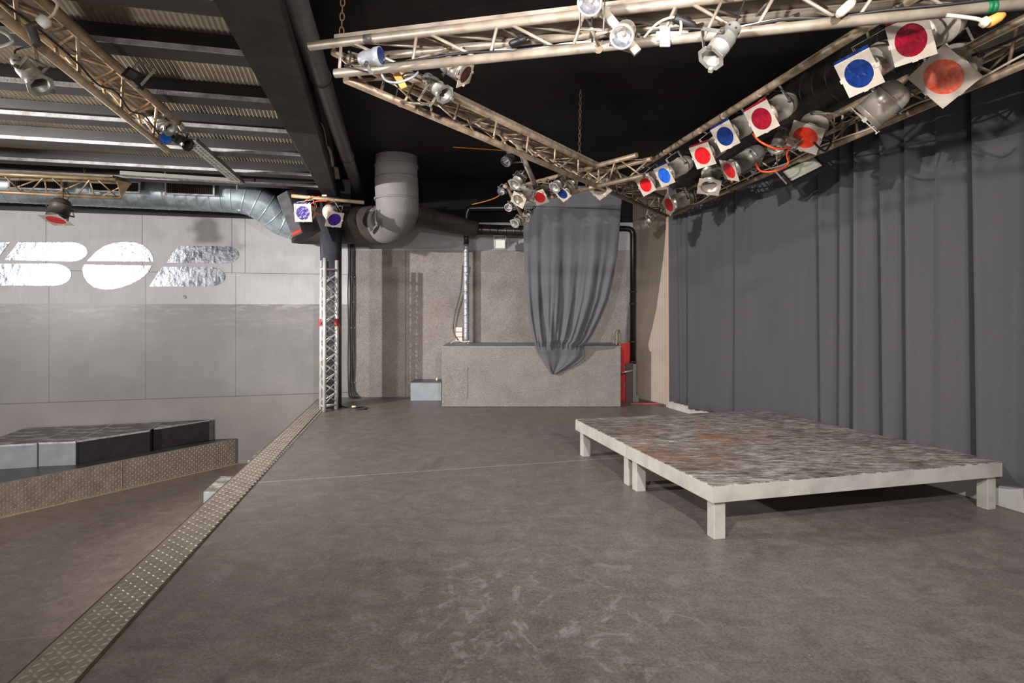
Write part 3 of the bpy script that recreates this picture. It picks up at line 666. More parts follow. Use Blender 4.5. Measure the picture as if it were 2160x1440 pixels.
pts = [V((0, 0, 0)), W(1335, 500, 8.42)-a_, W(1334, 490, 8.42)-a_, W(1327, 483, 8.42)-a_, W(1300, 482, 8.42)-a_]
MB().sweep([pts[0]]+smooth_path(pts[1:], 5), .042, 18).build('pipe', M['black_gloss'], t_)
for py in (615, 640, 720, 762): MB().tube(W(1335, py, 8.42)-a_-V((0, 0, .012)), W(1335, py, 8.42)-a_+V((0, 0, .012)), .05, 18).build('collar', M['duct_dark'], t_)
# pipe right of the beam
pa, pb = P(622, 0, 3.0), P(733, 333, 3.0)
pN, pF = ext(pa, pb, .3), ext(pa, pb, 8.0)
t_ = thing('ceiling_pipe', 'grey plastic pipe running along the ceiling beside the black beam', 'pipe', pa); O_ = -pa
MB().tube(pN+O_, pF+O_, .07, 24).build('pipe', mat('grey_plastic_pipe', (92, 86, 88), (80, 75, 76), .45), t_)
d_ = (pF-pN).normalized()
for py in (162, 330):
    c_ = pa+(pb-pa)*(py/333); c_ = P(622+111*py/333, py, 3.0)+O_; MB().tube(c_-d_*.02, c_+d_*.02, .076, 24).build('collar', M['black'], t_)
# big black spiral duct above the lamp truss
sa, sb = P(1466, 359, 2.93), P(1730, 200, 2.93)
d_ = (sb-sa).normalized(); e_ = sb+d_*3.0; s0 = sa-d_*.35
tag(shift(ribbed([s0, sa, sb, e_], .205, .16, .003, 28).build('black_spiral_duct', M['duct_black']), sa), 'large black spiral duct under the ceiling behind the row of coloured lamps', 'air duct')

# ------------------------------------------------------------------ trusses
ZU, ZL = 2.67, 2.51; KR = 1.32/1.44
def WR(px, py, Y): return W(px, py, Y*KR)
SEG = {}
def truss(key, name, label, ch, m, step=.19, plank=None, rad=.022, brad=.008, endcap=False, group='ceiling lighting trusses'):
    """ch: three (start, end) chords: upper, upper, lower"""
    o0 = ch[0][0]; t_ = thing(name, label, 'lighting truss', o0, group); O_ = -o0
    SEG[key] = ch
    for i, (a_, b_) in enumerate(ch): MB().tube(a_+O_, b_+O_, rad*(.95 if i == 1 else 1), 14).build('chord', m, t_)
    for i, j, ph in ((0, 2, 0), (1, 2, 1), (0, 1, 0)):
        A, B = ch[i], ch[j]; L = (A[1]-A[0]).length; n = max(4, int(L/step))
        for k in range(n):
            t0, t1 = (k+.12)/n, (k+.88)/n
            p, q = (A, B) if (k+ph) % 2 else (B, A)
            truss_brace(p[0]+(p[1]-p[0])*t0, q[0]+(q[1]-q[0])*t1, brad*(1 if j == 2 else .85), m, t_, O_)
    if plank:
        t0, t1 = plank; u_ = [c[0]+(c[1]-c[0])*t for c in ch[:2] for t in (t0, t1)]
        z0 = V((0, 0, rad+.002)); z1 = z0+V((0, 0, .02)); q = [u_[0], u_[1], u_[3], u_[2]]
        if ((q[1]-q[0]).cross(q[2]-q[1])).z < 0: q.reverse()
        MB().hexa([p+z0+O_ for p in q], [p+z1+O_ for p in q]).build('top_plank', M['plank'], t_)
    if endcap:
        MB().add([c[1]+O_ for c in ch], [(0, 1, 2)]).build('end_plate', m, t_, solid=.012)
    return t_
def lerp(a_, b_, t): return a_+(b_-a_)*t
# T1 along the front
A1, A2 = P(653, 97, ZU), P(1360, 15, ZU); B1, B2 = P(707, 155, ZL), P(1610, 64, ZL); C1, C2 = P(790, 119, ZU), P(1360, 61, ZU)
def extX(a_, b_, X): return lerp(a_, b_, (X-a_.x)/(b_.x-a_.x))
truss('T1', 'lighting_truss', 'long pale triangular truss crossing the top of the picture under the ceiling', [(A1, extX(A1, A2, 2.3)), (extX(C1, C2, -.66), extX(C1, C2, 2.3)), (B1, extX(B1, B2, 2.3))], M['alu'], plank=(.04, .99))
A1, A2 = P(947, 203, ZU), P(1357, 397, ZU); B1, B2 = P(720, 163, ZL), P(1405, 455, ZL); C1, C2 = P(827, 170, ZU), P(1107, 307, ZU)
def extY(a_, b_, Y): return lerp(a_, b_, (Y-a_.y)/(b_.y-a_.y))
truss('T2', 'lighting_truss', 'brown weathered truss running diagonally from the front left corner to the back right', [(extY(A1, A2, 3.16), extY(A1, A2, 7.1)), (extY(C1, C2, 2.98), extY(C1, C2, 7.15)), (extY(B1, B2, 2.93), B2)], M['alu_old'], step=.2, plank=(.02, .96))
B1, B2 = P(2160, 135, ZL), P(1412, 455, ZL); dl = (B1-B2).normalized(); B1e = B1+dl*1.3
s_ = V((dl.y, -dl.x, 0))*.105; up = V((0, 0, ZU-ZL))
truss('T3', 'lighting_truss', 'truss along the grey stage curtain that carries the lower row of coloured lamps', [(B2+s_+up, B1e+s_+up), (B2-s_+up, B1e-s_+up), (B2, B1e)], M['alu_old'], step=.2)
A1, A2 = P(120, 30, 2.79), P(383, 267, 2.79); B1, B2 = P(0, 30, 2.63), P(353, 317, 2.63)
d_ = (A2-A1).normalized(); sd = V((-d_.y, d_.x, 0)).normalized()*.2
if sd.x > 0: sd = -sd
A1 = A1-d_*1.2; B1 = B1-(B2-B1).normalized()*1.0
truss('T4', 'lighting_truss', 'golden brown truss with a board on top below the corrugated roof at upper left', [(A1, A2), (A1+sd, A2+sd), (B1, B2)], M['alu_gold'], step=.27, plank=(0, .93), rad=.025, brad=.01)
A1, A2 = P(0, 367, 2.79), P(245, 378, 2.79); B1, B2 = P(0, 405, 2.63), P(255, 417.5, 2.63)
A0 = A1-(A2-A1)*.6; B0 = B1-(B2-B1)*.6; sh = V((.04, .19, 0))
truss('T5', 'lighting_truss', 'short pale truss hanging in front of the galvanised duct on the left', [(A0, A2), (A0+sh, A2+sh), (B0, B2)], M['alu_gold'], step=.2, endcap=True, plank=(0, .98))
A1, A2 = P(1078, 398, ZU), P(1343, 327, ZU); d_ = (A2-A1).normalized(); sd = V((-d_.y, d_.x, 0)).normalized()*.2
if sd.y < 0: sd = -sd
truss('T6', 'lighting_truss', 'short rusty truss passing behind the diagonal one above the hanging cloth', [(A1, A2), (A1+sd, A2+sd), (A1+sd/2-up, A2+sd/2-up)], M['alu_old'], step=.22)
ta, tb = P(1345, 357, ZU), P(1830, 55, ZU); d_ = (tb-ta).normalized(); te = tb+d_*1.3
SEG['U'] = [(ta, te)]
tag(shift(MB().tube(ta-d_*.12, te, .024, 14).build('lighting_bar', M['alu_old']), ta), 'long single steel bar carrying the upper row of coloured lamps', 'lighting bar')
# slotted channels
def channel(a_, b_, wd, label):
    d_ = (b_-a_); L = d_.length; d_ = d_.normalized(); t_ = thing('slotted_channel', label, 'metal channel', a_, 'slotted channels under the roof')
    sd = V((-d_.y, d_.x, 0)).normalized(); q = lambda s, t, z: d_*t+sd*s+V((0, 0, z))
    m_ = MB(); m_.hexa([q(-wd/2, 0, 0), q(-wd/2, L, 0), q(wd/2, L, 0), q(wd/2, 0, 0)], [q(-wd/2, 0, .004), q(-wd/2, L, .004), q(wd/2, L, .004), q(wd/2, 0, .004)])
    m_.split = (6, M['black']); n = int(L/.07); R = Matrix.Rotation(math.atan2(d_.y, d_.x), 3, 'Z')
    for k in range(n):
        for s in (-.2, .2): m_.box(q(s*wd, (k+.5)*L/n+(.015 if s > 0 else 0), -.0005), (.035, .012, .001), R)
    m_.build('slotted_web', M['can_grey'], t_)
    for s in (-1, 1): MB().hexa([q(s*wd/2, 0, 0), q(s*wd/2, L, 0), q(s*(wd/2+.003), L, 0), q(s*(wd/2+.003), 0, 0)], [q(s*wd/2, 0, .04), q(s*wd/2, L, .04), q(s*(wd/2+.003), L, .04), q(s*(wd/2+.003), 0, .04)]).build('side_flange', M['grey_post'], t_)
    return t_
channel(P(398, 297, 2.80), P(505, 388, 2.80), .11, 'slotted metal channel running from the truss end to the duct')
channel(P(256, 370, 2.79), P(508, 386, 2.79), .10, 'slotted metal channel hung level in front of the galvanised duct')
for px, py0, py1, Y, lb_ in ((348, 332, 375, 6.7, 'thin threaded hanger rod of the level slotted channel'), (500, 365, 400, 6.95, 'thin threaded hanger rod where both slotted channels meet'), (345, 205, 245, 4.25, 'thin hanger rod above the golden brown truss')):
    a_, b_ = W(px, py1, Y), W(px, py0, Y); tag(shift(MB().tube(a_, b_, .006, 6).build('hanger_rod', M['alu']), a_), lb_, 'hanger rod')
def chain(a_, b_, label):
    t_ = thing('chain', label, 'chain', b_, 'hanging chains'); mb = MB(); d_ = (b_-a_); n = max(3, int(d_.length/.035)); d_ = d_/n
    for k in range(n):
        c_ = a_+d_*(k+.5); ax = V((1, .3, 0)).normalized() if k % 2 else V((-.3, 1, 0)).normalized(); z = d_.normalized(); h_ = d_.length*.62
        ring = [c_+ax*.011*math.cos(t*math.pi/4)+z*h_*math.sin(t*math.pi/4) for t in range(9)]
        mb.sweep([p-b_ for p in ring], .0035, 5, caps=False)
    mb.build('links', M['rust'], t_)
p = P(720, 88, ZU+.02); chain(V((p.x+.02, p.y, 3.3)), p, 'small rusty chain holding the front left truss corner')
p = P(1222, 333, ZU+.02); chain(V((p.x+.01, p.y, 3.3)), p, 'rusty double chain holding the diagonal truss near its middle')
p = P(178, 374, 2.81); chain(V((p.x, p.y, 2.95)), p, 'tangled rusty chain above the short left truss')

# ------------------------------------------------------------------ lamps
def solve_rear(fp, rpx, rpy, L):
    """rear point on the ray (rpx, rpy) at distance L from the front point, the far solution"""
    d = V(((rpx-1080)/F, 1, -(rpy-HZ)/F)); e = fp-V((0, 0, H))
    A_, B_, C_ = d.dot(d), -2*d.dot(e), e.dot(e)-L*L; D = B_*B_-4*A_*C_
    t = (-B_+math.sqrt(max(D, 0)))/(2*A_); p = V((0, 0, H))+d*t
    return fp+(p-fp).normalized()*L
def nearest(key, p):
    best = None
    for a_, b_ in SEG[key]:
        d_ = b_-a_; t = max(.0, min(1, (p-a_).dot(d_)/d_.dot(d_))); q = a_+d_*t
        if best is None or (q-p).length < (best-p).length: best = q
    return best
def lamp(kind, f, Y, rear, D, L, label, gelc=None, roll=0, hang=None, body='chrome', frame=True, group='stage lamps on the trusses', lens=False, side=1.3, flap=None, cablem=None, name=None):
    """kind: par (gel frame), can (small can with octagonal ring), pin (pinspot with glass). D = aperture diameter"""
    rig = hang in ('T1', 'T2', 'T3', 'T6', 'U') or not isinstance(hang, str) and hang is not None
    if rig: Y, D, L = Y*KR, D*KR, L*KR
    fp = W(f[0], f[1], Y); rp = solve_rear(fp, rear[0], rear[1], L) if not isinstance(rear, V) else fp+rear.normalized()*L
    zax = (fp-rp).normalized(); body_c = lerp(fp, rp, .55)
    hp_ = hang if isinstance(hang, V) else (nearest(hang, body_c) if hang else body_c+V((0, 0, .2)))
    hd = hp_-body_c; hperp = hd-zax*hd.dot(zax)
    if hperp.length < .02: hperp = zax.orthogonal()
    yax = hperp.normalized(); xax = yax.cross(zax).normalized()
    R = Matrix((xax, yax, zax)).transposed(); MW = Matrix.Translation(fp) @ R.to_4x4()
    t_ = thing(name or {'par': 'par_lamp', 'can': 'small_par_lamp', 'pin': 'pinspot_lamp'}[kind], label, 'stage lamp', group=group, mw=MW)
    r = D/2*1.12; B = M[body]
    if kind == 'par':
        prof = [(-L, 0), (-L, .35*r), (-.985*L, .55*r), (-.93*L, .78*r), (-.84*L, .93*r), (-.72*L, 1.0*r), (-.66*L, 1.0*r), (-.655*L, 1.05*r), (-.635*L, 1.05*r), (-.63*L, 1.0*r),
                (-.12*L, r), (-.115*L, 1.04*r), (-.09*L, 1.04*r), (-.085*L, r), (0, r*1.02), (0, .97*r), (-.5*L, .95*r)]
    elif kind == 'can':
        prof = [(-L, 0), (-L, .55*r), (-.97*L, .75*r), (-.9*L, .82*r), (-.66*L, .84*r), (-.65*L, .98*r), (-.63*L, 1.0*r), (-.36*L, r), (-.355*L, 1.05*r), (-.335*L, 1.05*r), (-.33*L, r), (-.03*L, r), (0, 1.06*r), (0, .94*r), (-.5*L, .9*r)]
    else:
        prof = [(-L, 0), (-L, .4*r), (-.9*L, .75*r), (-.7*L, .95*r), (-.3*L, 1.0*r), (-.25*L, 1.12*r), (0, 1.15*r), (.0, 1.0*r), (-.06*L, .98*r)]
    MB().lathe(prof).build('can', B, t_)
    if kind == 'pin' or lens:
        o = MB().lathe([(-.10*L, 1.0*r), (-.35*L, .6*r), (-.45*L, .15*r), (-.45*L, 0)], 24).build('reflector', M['glass'], t_)
        MB().lathe([(-.25*L, 0), (-.25*L, .2*r), (-.45*L, .2*r)], 12).build('bulb', M['chrome'], o)
    else:
        o = MB().lathe([(-.5*L, .95*r), (-.62*L, .6*r), (-.7*L, .2*r), (-.7*L, 0)], 24).build('reflector', M['glass'] if not gelc else M['can_dark'], t_)
    if kind == 'can':
        n = 8; mb = MB(); ro, ri = r*1.38, r*.98
        vs = [(rad*math.cos(a_), rad*math.sin(a_), z) for z in (.001, .005) for rad in (ro, ri) for a_ in [math.pi/8+2*math.pi*k/n for k in range(n)]]
        fs = []
        for k in range(n):
            k2 = (k+1) % n
            fs += [(2*n+k, 2*n+k2, 3*n+k2, 3*n+k), (k2, k, n+k, n+k2), (k, k2, 2*n+k2, 2*n+k), (n+k2, n+k, 3*n+k, 3*n+k2)]
        rg = mb.add(vs, fs).build('front_ring', M['can_grey'] if body != 'black' else M['black'], t_)
        for k in (0, 2, 4): MB().box((ro*.92*math.cos(k*math.pi/2), ro*.92*math.sin(k*math.pi/2), .009), (.016, .016, .014), Matrix.Rotation(k*math.pi/2, 3, 'Z')).build('clip', M['can_grey'], rg)
        mb = MB()
        for k in range(8):
            a_ = 2*math.pi*k/8; c_ = V((.835*r*math.cos(a_), .835*r*math.sin(a_), -.8*L)); mb.box(c_, (.006, .006, .006), Matrix.Rotation(a_, 3, 'Z'))
        mb.build('vent_hole', M['black'], t_)
    if kind == 'par' and frame:
        s2 = D*side/2*1.0; ri = D/2; n = 32; rr = math.radians(roll)
        # orient frame so roll 0 has its edges level in the world
        def img(d): return V(((d.x*fp.y-fp.x*d.y)/fp.y**2, (d.z*fp.y-(fp.z-H)*d.y)/fp.y**2))
        ix, iy = img(xax), img(yax); n_ = V((-math.sin(rr), math.cos(rr)))      # a direction in the frame's plane that looks level at this roll
        da, db = iy.dot(n_), -ix.dot(n_)
        dimg = ix*da+iy*db
        if dimg.dot(V((math.cos(rr), math.sin(rr)))) < 0: da, db = -da, -db
        base_a = math.atan2(db, da)
        upl = V((-math.sin(base_a), math.cos(base_a))); 
        if img(xax*upl.x+yax*upl.y).y < 0: base_a += math.pi
        Rz = Matrix.Rotation(base_a, 3, 'Z'); vs = []; fs = []
        for z in (.012, .015):
            for k in range(n):
                a_ = 2*math.pi*k/n; c_, s_ = math.cos(a_), math.sin(a_); m_ = max(abs(c_), abs(s_))
                vs.append(Rz @ V((s2*c_/m_, s2*s_/m_, z))); vs.append(Rz @ V((ri*c_, ri*s_, z)))
        for k in range(n):
            k2 = (k+1) % n; a_, b_, c_, d_ = 2*k, 2*k+1, 2*k2, 2*k2+1; q = 2*n
            fs += [(q+a_, q+c_, q+d_, q+b_), (c_, a_, b_, d_), (a_, c_, q+c_, q+a_), (d_, b_, q+b_, q+d_)]
        fr = MB().add(vs, fs).build('gel_frame', M['frame'], t_)
        for k in range(3):
            a_ = base_a+k*math.pi/2-math.pi; MB().box((s2*.99*math.cos(a_), s2*.99*math.sin(a_), .010), (.008, D*.14, .022), Matrix.Rotation(a_, 3, 'Z')).build('clip', M['frame'], t_)
        if gelc:
            gm = MB(); gm.add([(ri*1.03*math.cos(2*math.pi*k/n), ri*1.03*math.sin(2*math.pi*k/n), .0125) for k in range(n)], [tuple(range(n))])
            g_ = gm.build('gel', G[gelc], fr)
            if flap:
                q = [Rz @ V(p) for p in ((-s2*.98, s2*.6, .0105), (s2*.98, s2*.6, .0105), (s2*.98, s2*1.18, .0105), (-s2*.98, s2*1.13, .0105))]
                q2 = [p+V((0, 0, .0008)) for p in q]; MB().hexa(q, q2).build('gel_flap', G[flap], fr)
    if kind == 'pin' and gelc:
        MB().disc(.001, r*1.02).build('gel', G[gelc], t_)
    # yoke: pivots at the sides, arms to the crossbar, clamp on the bar
    zc = -.55*L if kind != 'can' else -.5*L; a_, top = r*1.08, min(max(r*1.5, hperp.length-.05), r*2.3+.02)
    yk = MB(); zo = zc
    for s_ in (-1, 1): yk.box((s_*(a_+.003), top/2, zo), (.003, top, .018))
    yk.box((0, top, zo), (2*a_+.009, .003, .018))
    y_ = yk.build('yoke', M['can_grey'] if body != 'black' else M['black'], t_)
    for s_ in (-1, 1): MB().sweep([(s_*(a_-.004), 0, zo), (s_*(a_+.018), 0, zo)], .009, 10).build('knob', M['can_dark'], y_)
    hl = R.transposed() @ (hp_-fp); stem_ = V((0, top, zo))
    if (hl-stem_).length > .03: MB().sweep([stem_, hl], .007, 8).build('stem', M['alu'], t_)
    if hang:
        MB().sweep([hl-V((0, .0, .018)), hl+V((0, 0, .022))], .021, 12).build('clamp', M['can_dark'] if body == 'black' else M['alu_old'], t_)
    cm = M[cablem] if cablem else M['rubber']
    e0 = V((0, 0, -L)); MB().sweep(smooth_path([e0, e0+V((.01, .01, -.05)), lerp(e0, hl, .5)+V((.04, -.03, -.08)), hl+V((.03, .0, 0))], 6), .0045, 6).build('power_lead', cm, t_)
    return t_
GU = 'lamps on the single bar'; GL = 'lamps on the curtain truss'
D5 = .142
lamp('par', (1364, 389), 5.75, (1404, 368), D5, 0.32, 'red lamp, farthest back on the single bar', 'red', 29, 'U', group=GU)
lamp('par', (1403.5, 369), 5.25, (1455, 339), D5, 0.34, 'bright blue lamp, second from the far end of the single bar', 'sky', 23, 'U', group=GU, flap='blue')
lamp('par', (1484, 327), 4.6, (1531, 294), D5, 0.34, 'red lamp between the two blue lamps on the single bar', 'red', 18, 'U', group=GU, flap='crimson')
lamp('par', (1532, 286), 4.25, (1588, 253), D5, 0.34, 'crumpled dark blue lamp in the middle of the single bar', 'blue', 28, 'U', group=GU, flap='blue')
lamp('par', (1609, 249), 3.8, (1669, 213), D5*1.02, 0.34, 'crimson lamp to the left of the small vented can on the single bar', 'crimson', 28, 'U', group=GU, flap='crimson')
lamp('par', (1815, 153), 2.9, (1886, 104), D5, 0.34, 'large dark blue lamp nearer the camera on the single bar', 'blue', 26, 'U', group=GU, flap='blue')
lamp('par', (1925, 83), 2.72, (2016, 39), D5*1.06, 0.34, 'large crimson lamp nearest the camera, partly behind the front truss', 'crimson', 20, 'U', group=GU, flap='crimson')
lamp('par', (1413, 431), 7.0, (1462, 411), .165, .35, 'red lamp at the far corner of the curtain truss', 'red', 57, 'T3', group=GL)
lamp('par', (1496, 392), 5.6, (1502, 352), .16, .26, 'lamp with an empty frame facing down on the curtain truss', None, -6, 'T3', group=GL)
lamp('par', (1541, 358), 5.2, (1606, 316), .15, .36, 'red lamp in a pale can halfway along the curtain truss', 'red', -9, 'T3', group=GL, body='can_grey')
lamp('par', (1700, 288), 4.3, (1727, 250), .175, .26, 'orange-red lamp above the rectangular floodlight', 'orange', -16, 'T3', group=GL)
lamp('can', (1636, 314), 4.3, (1652, 272), .078, .19, 'small silver vented can pointing down between the red and orange-red lamps', None, 0, 'T3', body='can_grey', group=GL)
lamp('par', (1827, 250), 3.6, V((.66, -.60, .68)), .17, .25, 'large polished lamp without colour filter pointing down on the curtain truss', None, 30, 'T3', group=GL)
lamp('par', (1993, 160), 3.25, (2035, 122), .205, .22, 'largest lamp, salmon orange filter in a square frame turned on its corner', 'salmon', -40, 'T3', group=GL)
lamp('can', (1362, 472), 7.3, (1382, 453), .085, .17, 'small silver can hanging below the far end of the diagonal truss', None, 0, 'T2', body='can_grey')
# front truss
lamp('pin', (1311, 79), 2.5, (1325, 56), .082, .13, 'chrome pinspot with clear glass, lower one on the bracket of the front truss', None, 0, 'T1', body='chrome')
lamp('pin', (1243, 8), 2.42, (1256, -14), .082, .13, 'chrome pinspot cut by the top picture edge on the front truss', None, 0, 'T1', body='chrome')
lamp('can', (1500, 122), 2.45, (1550, 55), .078, .2, 'silver vented can hanging below the front truss right of the pinspots', None, 0, V((P(1528, 4, 2.63).x, 2.4, 2.66)), body='can_grey')
lamp('can', (938, 199), 3.35, (899, 163), .078, .2, 'silver vented can on the diagonal truss near the left corner', None, 0, 'T2', body='can_grey')
lamp('pin', (804, 118), 3.0, V((-1, .25, -.05)), .075, .13, 'small spotlight with a blue lens inside the left truss corner', 'blue', 0, 'T1', body='tape_grey')
lamp('par', (978, 155), 3.3, V((-.75, .2, .55)), .10, .16, 'dark coppery lamp seen edge-on behind the front truss', 'copper', 20, 'T1')
# cluster on the rusty truss
GC = 'cluster of lamps above the hanging cloth'
lamp('pin', (1067, 342), 5.6, (1080, 325), .085, .14, 'pinspot with clear glass, topmost of the cluster above the hanging cloth', None, 0, 'T2', body='can_dark', group=GC)
lamp('can', (1086, 389), 6.0, (1104, 365), .10, .19, 'bare grey can pointing down left of the pale sloping bar', None, 0, V(WR(1112, 352, 6.0)), body='can_grey', group=GC)
lamp('pin', (1057, 404), 6.3, (1061, 398), .07, .08, 'small round pinspot, leftmost of the cluster', None, 0, WR(1066, 392, 6.3), body='can_dark', group=GC)
lamp('par', (1095, 420), 6.2, (1119, 396), .125, .24, 'lamp with empty cream frame on the left of the cluster', None, -33, 'T6', group=GC)
lamp('par', (1140, 415), 6.3, (1156, 394), .125, .24, 'red lamp in the middle of the cluster', 'red', 18, 'T6', group=GC, body='can_dark')
lamp('can', (1170, 395), 6.0, (1188, 373), .09, .18, 'white can with octagonal ring right of the red cluster lamp', None, 0, 'T6', body='can_grey', group=GC)
lamp('par', (1188, 407), 6.2, (1212, 380), .12, .26, 'lamp with dark blue filter facing down behind the white can', 'blue', 40, 'T6', group=GC)
lamp('par', (1266, 399), 6.1, (1272, 378), .14, .2, 'white lamp with empty frame behind the diagonal truss, rightmost of the cluster', None, 38, 'T6', group=GC)
lamp('pin', (1072, 438), 6.5, (1078, 432), .075, .08, 'chrome pinspot below the leftmost one in the cluster', None, 0, WR(1092, 430, 6.5), body='chrome', group=GC)
lamp('can', (1109, 461), 6.6, (1122, 443), .07, .16, 'small silver can at the lower end of the thin sloping pipe', None, 0, WR(1104, 452, 6.6), body='can_grey', group=GC)
lamp('can', (1086, 471), 6.6, (1100, 460), .075, .15, 'small grey can, lowest of the cluster', None, 0, WR(1101, 456, 6.65), body='can_grey', group=GC)
a_, b_ = WR(1088, 296, 5.4), WR(1127, 386, 6.0)
tag(shift(MB().sweep([a_, b_], .024, 12).build('lighting_bar', M['frame']), a_), 'pale sloping bar hanging from the diagonal truss into the lamp cluster', 'lighting bar')
a_, b_ = WR(1066, 388, 6.3), WR(1107, 466, 6.65)
tag(shift(MB().sweep([a_, b_], .018, 10).build('lighting_bar', M['alu_old']), a_), 'thin sloping pipe on the left of the lamp cluster', 'lighting bar')
# left
lamp('par', (119, 462), 6.3, V((.02, .35, .94)), .18, .24, 'dark grey spotlight with red filter hanging under the short left truss', 'red', 0, 'T5', body='can_dark', side=1.3)
lamp('can', (85, 180), 2.75, (36, 124), .078, .2, 'silver can hanging at upper left below the corrugated roof', None, 0, 'T4', body='can_grey')
lamp('can', (358, 271), 4.3, (311, 244), .078, .22, 'grey can at the end of the golden brown truss', None, 0, 'T4', body='can_grey')
lamp('can', (396, 305), 4.45, (366, 288), .07, .17, 'black can at the end of the golden brown truss', None, 0, 'T4', body='black')
lamp('pin', (350, 292), 4.4, (338, 280), .07, .12, 'small lamp with blue lens tucked under the grey can', 'sky', 0, 'T4', body='can_dark')
# purple lamps on the column bar
a_, b_ = W(615, 413, 7.15), W(768, 427, 7.35)
t_ = thing('lighting_bar', 'short pale bar fixed across the top of the black column', 'lighting bar', a_)
MB().tube(V((0, 0, 0)), b_-a_, .023, 14).build('bar', M['alu_gold'], t_)
MB().box(W(697, 420, 7.55)-a_, (.06, .5, .02)).build('bracket', M['can_grey'], t_)
SEG['PB'] = [(a_, b_)]
for o in bpy.data.objects:
    pass
lamp('par', (640, 449), 6.95, V((.05, .9, .2)), .165, .24, 'purple lamp facing the camera left of the black column', 'purple', 0, 'PB', side=1.28, flap='purple', cablem='cable_orange')
lamp('par', (705, 462), 6.85, (692, 440), .155, .27, 'purple lamp tilted in front of the black column', 'purple', -6, 'PB', body='frame', side=1.25, cablem='cable_orange')
cable('orange_cable', [W(636, 432, 7.1), W(650, 419, 7.05), W(675, 414, 7.08)], .007, M['cable_orange'], 'orange cable curving over the bar above the left purple lamp')
cable('orange_cable', [W(655, 430, 7.1), W(670, 424, 7.05), W(690, 424, 7.06)], .007, M['cable_orange'], 'orange cable between the two purple lamps, middle one')
cable('orange_cable', [W(658, 440, 7.1), W(664, 449, 7.0), W(678, 453, 7.05)], .007, M['cable_orange'], 'orange cable sagging below between the two purple lamps')
# speaker
fr = [W(616, 501, 7.15), W(639, 491, 7.2), W(605, 401, 7.2), W(583, 414, 7.15)]
bk = [W(652, 503, 7.5), W(678, 487, 7.5), W(645, 395, 7.5), W(622, 402, 7.5)]
t_ = thing('speaker', 'black wedge loudspeaker with a red strip hanging beside the duct elbow', 'loudspeaker', fr[0]); O_ = -fr[0]
MB().hexa([p+O_ for p in fr], [p+O_ for p in bk]).build('cabinet', M['speaker'], t_, bevel=.01)
q = [lerp(fr[0], fr[3], .03), lerp(fr[1], fr[2], .03), lerp(fr[1], fr[2], .10), lerp(fr[0], fr[3], .10)]; n_ = (fr[1]-fr[0]).cross(fr[2]-fr[1]).normalized()
if n_.y > 0: n_ = -n_
q = [lerp(p, (q[0]+q[1]+q[2]+q[3])/4, .12) for p in q]
MB().hexa([p+O_+n_*.001 for p in q], [p+O_+n_*.006 for p in q]).build('red_strip', M['red_label'], t_)
MB().sweep([W(618, 398, 7.3)+O_, W(617, 388, 7.3)+O_, W(622, 379, 7.3)+O_, W(655, 378, 7.35)+O_], .006, 6).build('hanging_hook', M['alu'], t_)
# floodlights
def flood(c, Y, wd, hg, ang_, label, m_glass, body, tilt=-.35, yaw=0, group='floodlights'):
    p = W(c[0], c[1], Y); R = Matrix.Rotation(yaw, 3, 'Z') @ Matrix.Rotation(ang_, 3, 'Y') @ Matrix.Rotation(tilt, 3, 'X')
    t_ = thing('floodlight', label, 'floodlight', group=group, mw=Matrix.Translation(p) @ R.to_4x4())
    MB().hexa([(-wd*.35, .1, -hg*.35), (wd*.35, .1, -hg*.35), (wd*.35, .1, hg*.35), (-wd*.35, .1, hg*.35)], [(-wd/2, 0, -hg/2), (wd/2, 0, -hg/2), (wd/2, 0, hg/2), (-wd/2, 0, hg/2)]).build('housing', body, t_)
    fm = MB()
    for s_ in (-1, 1): fm.box((0, -.008, s_*hg/2), (wd+.014, .016, .012)); fm.box((s_*wd/2, -.008, 0), (.012, .016, hg))
    fm.build('rim', body, t_)
    MB().box((0, -.004, 0), (wd*.96, .006, hg*.94)).build('glass', m_glass, t_)
    y_ = MB()
    for s_ in (-1, 1): y_.box((s_*(wd/2+.012), .03, .05), (.004, .02, hg*.5+.1))
    y_.box((0, .03, .05+(hg*.5+.1)/2), (wd+.03, .02, .004)); y_.build('bracket', M['can_grey'], t_)
    return t_
flood((1692, 358), 4.5, .27, .13, -.46, 'rectangular floodlight with frosted glass hanging below the curtain truss', M['flood_glass'], M['black_gloss'], -.55, -.1)
flood((1054, 515), 8.45, .15, .125, 0, 'small white floodlight on the back wall under the black pipe', M['white_plastic'], M['white_paint'], -.1)
flood((280, 160), 3.45, .08, .06, .5, 'small black floodlight above the golden brown truss', M['can_dark'], M['black'], -.3)
# front truss bits
a_, b_ = P(1270, 17, 2.6), WR(1342, 108, 2.48)
tag(shift(MB().sweep([WR(1268, 18, 2.55), WR(1345, 112, 2.55)], .022, 4).build('lamp_bracket', M['frame']), WR(1268, 18, 2.55)), 'flat cream bracket carrying the two pinspots across the front truss', 'bracket')
p = WR(1417, 78, 2.72); t_ = thing('cable_socket', 'white trailing socket block taped to the front truss', 'power socket', p)
MB().box((0, 0, 0), (.14, .03, .04)).build('socket_body', M['cable_white'], t_, bevel=.006)
MB().box((-.035, -.02, -.01), (.045, .012, .085)).build('tape_patch', M['tape_grey'], t_, bevel=.004)
MB().sweep(smooth_path([(.03, -.02, 0), (.03, -.03, .05), (0, -.02, .075), (-.06, 0, .06), (-.12, .01, 0)], 6), .006, 6).build('lead', M['cable_white'], t_)
p = WR(1446, 48, 2.7); o = MB().sweep([p-V((.05, 0, -.02)), p-V((.04, 0, -.017)), p+V((.03, 0, -.012)), p+V((.06, .01, -.03))], [.016, .02, .018, .008], 12).build('cable_connector', M['rubber']); tag(shift(o, p), 'black cable connector lying in the front truss', 'connector')
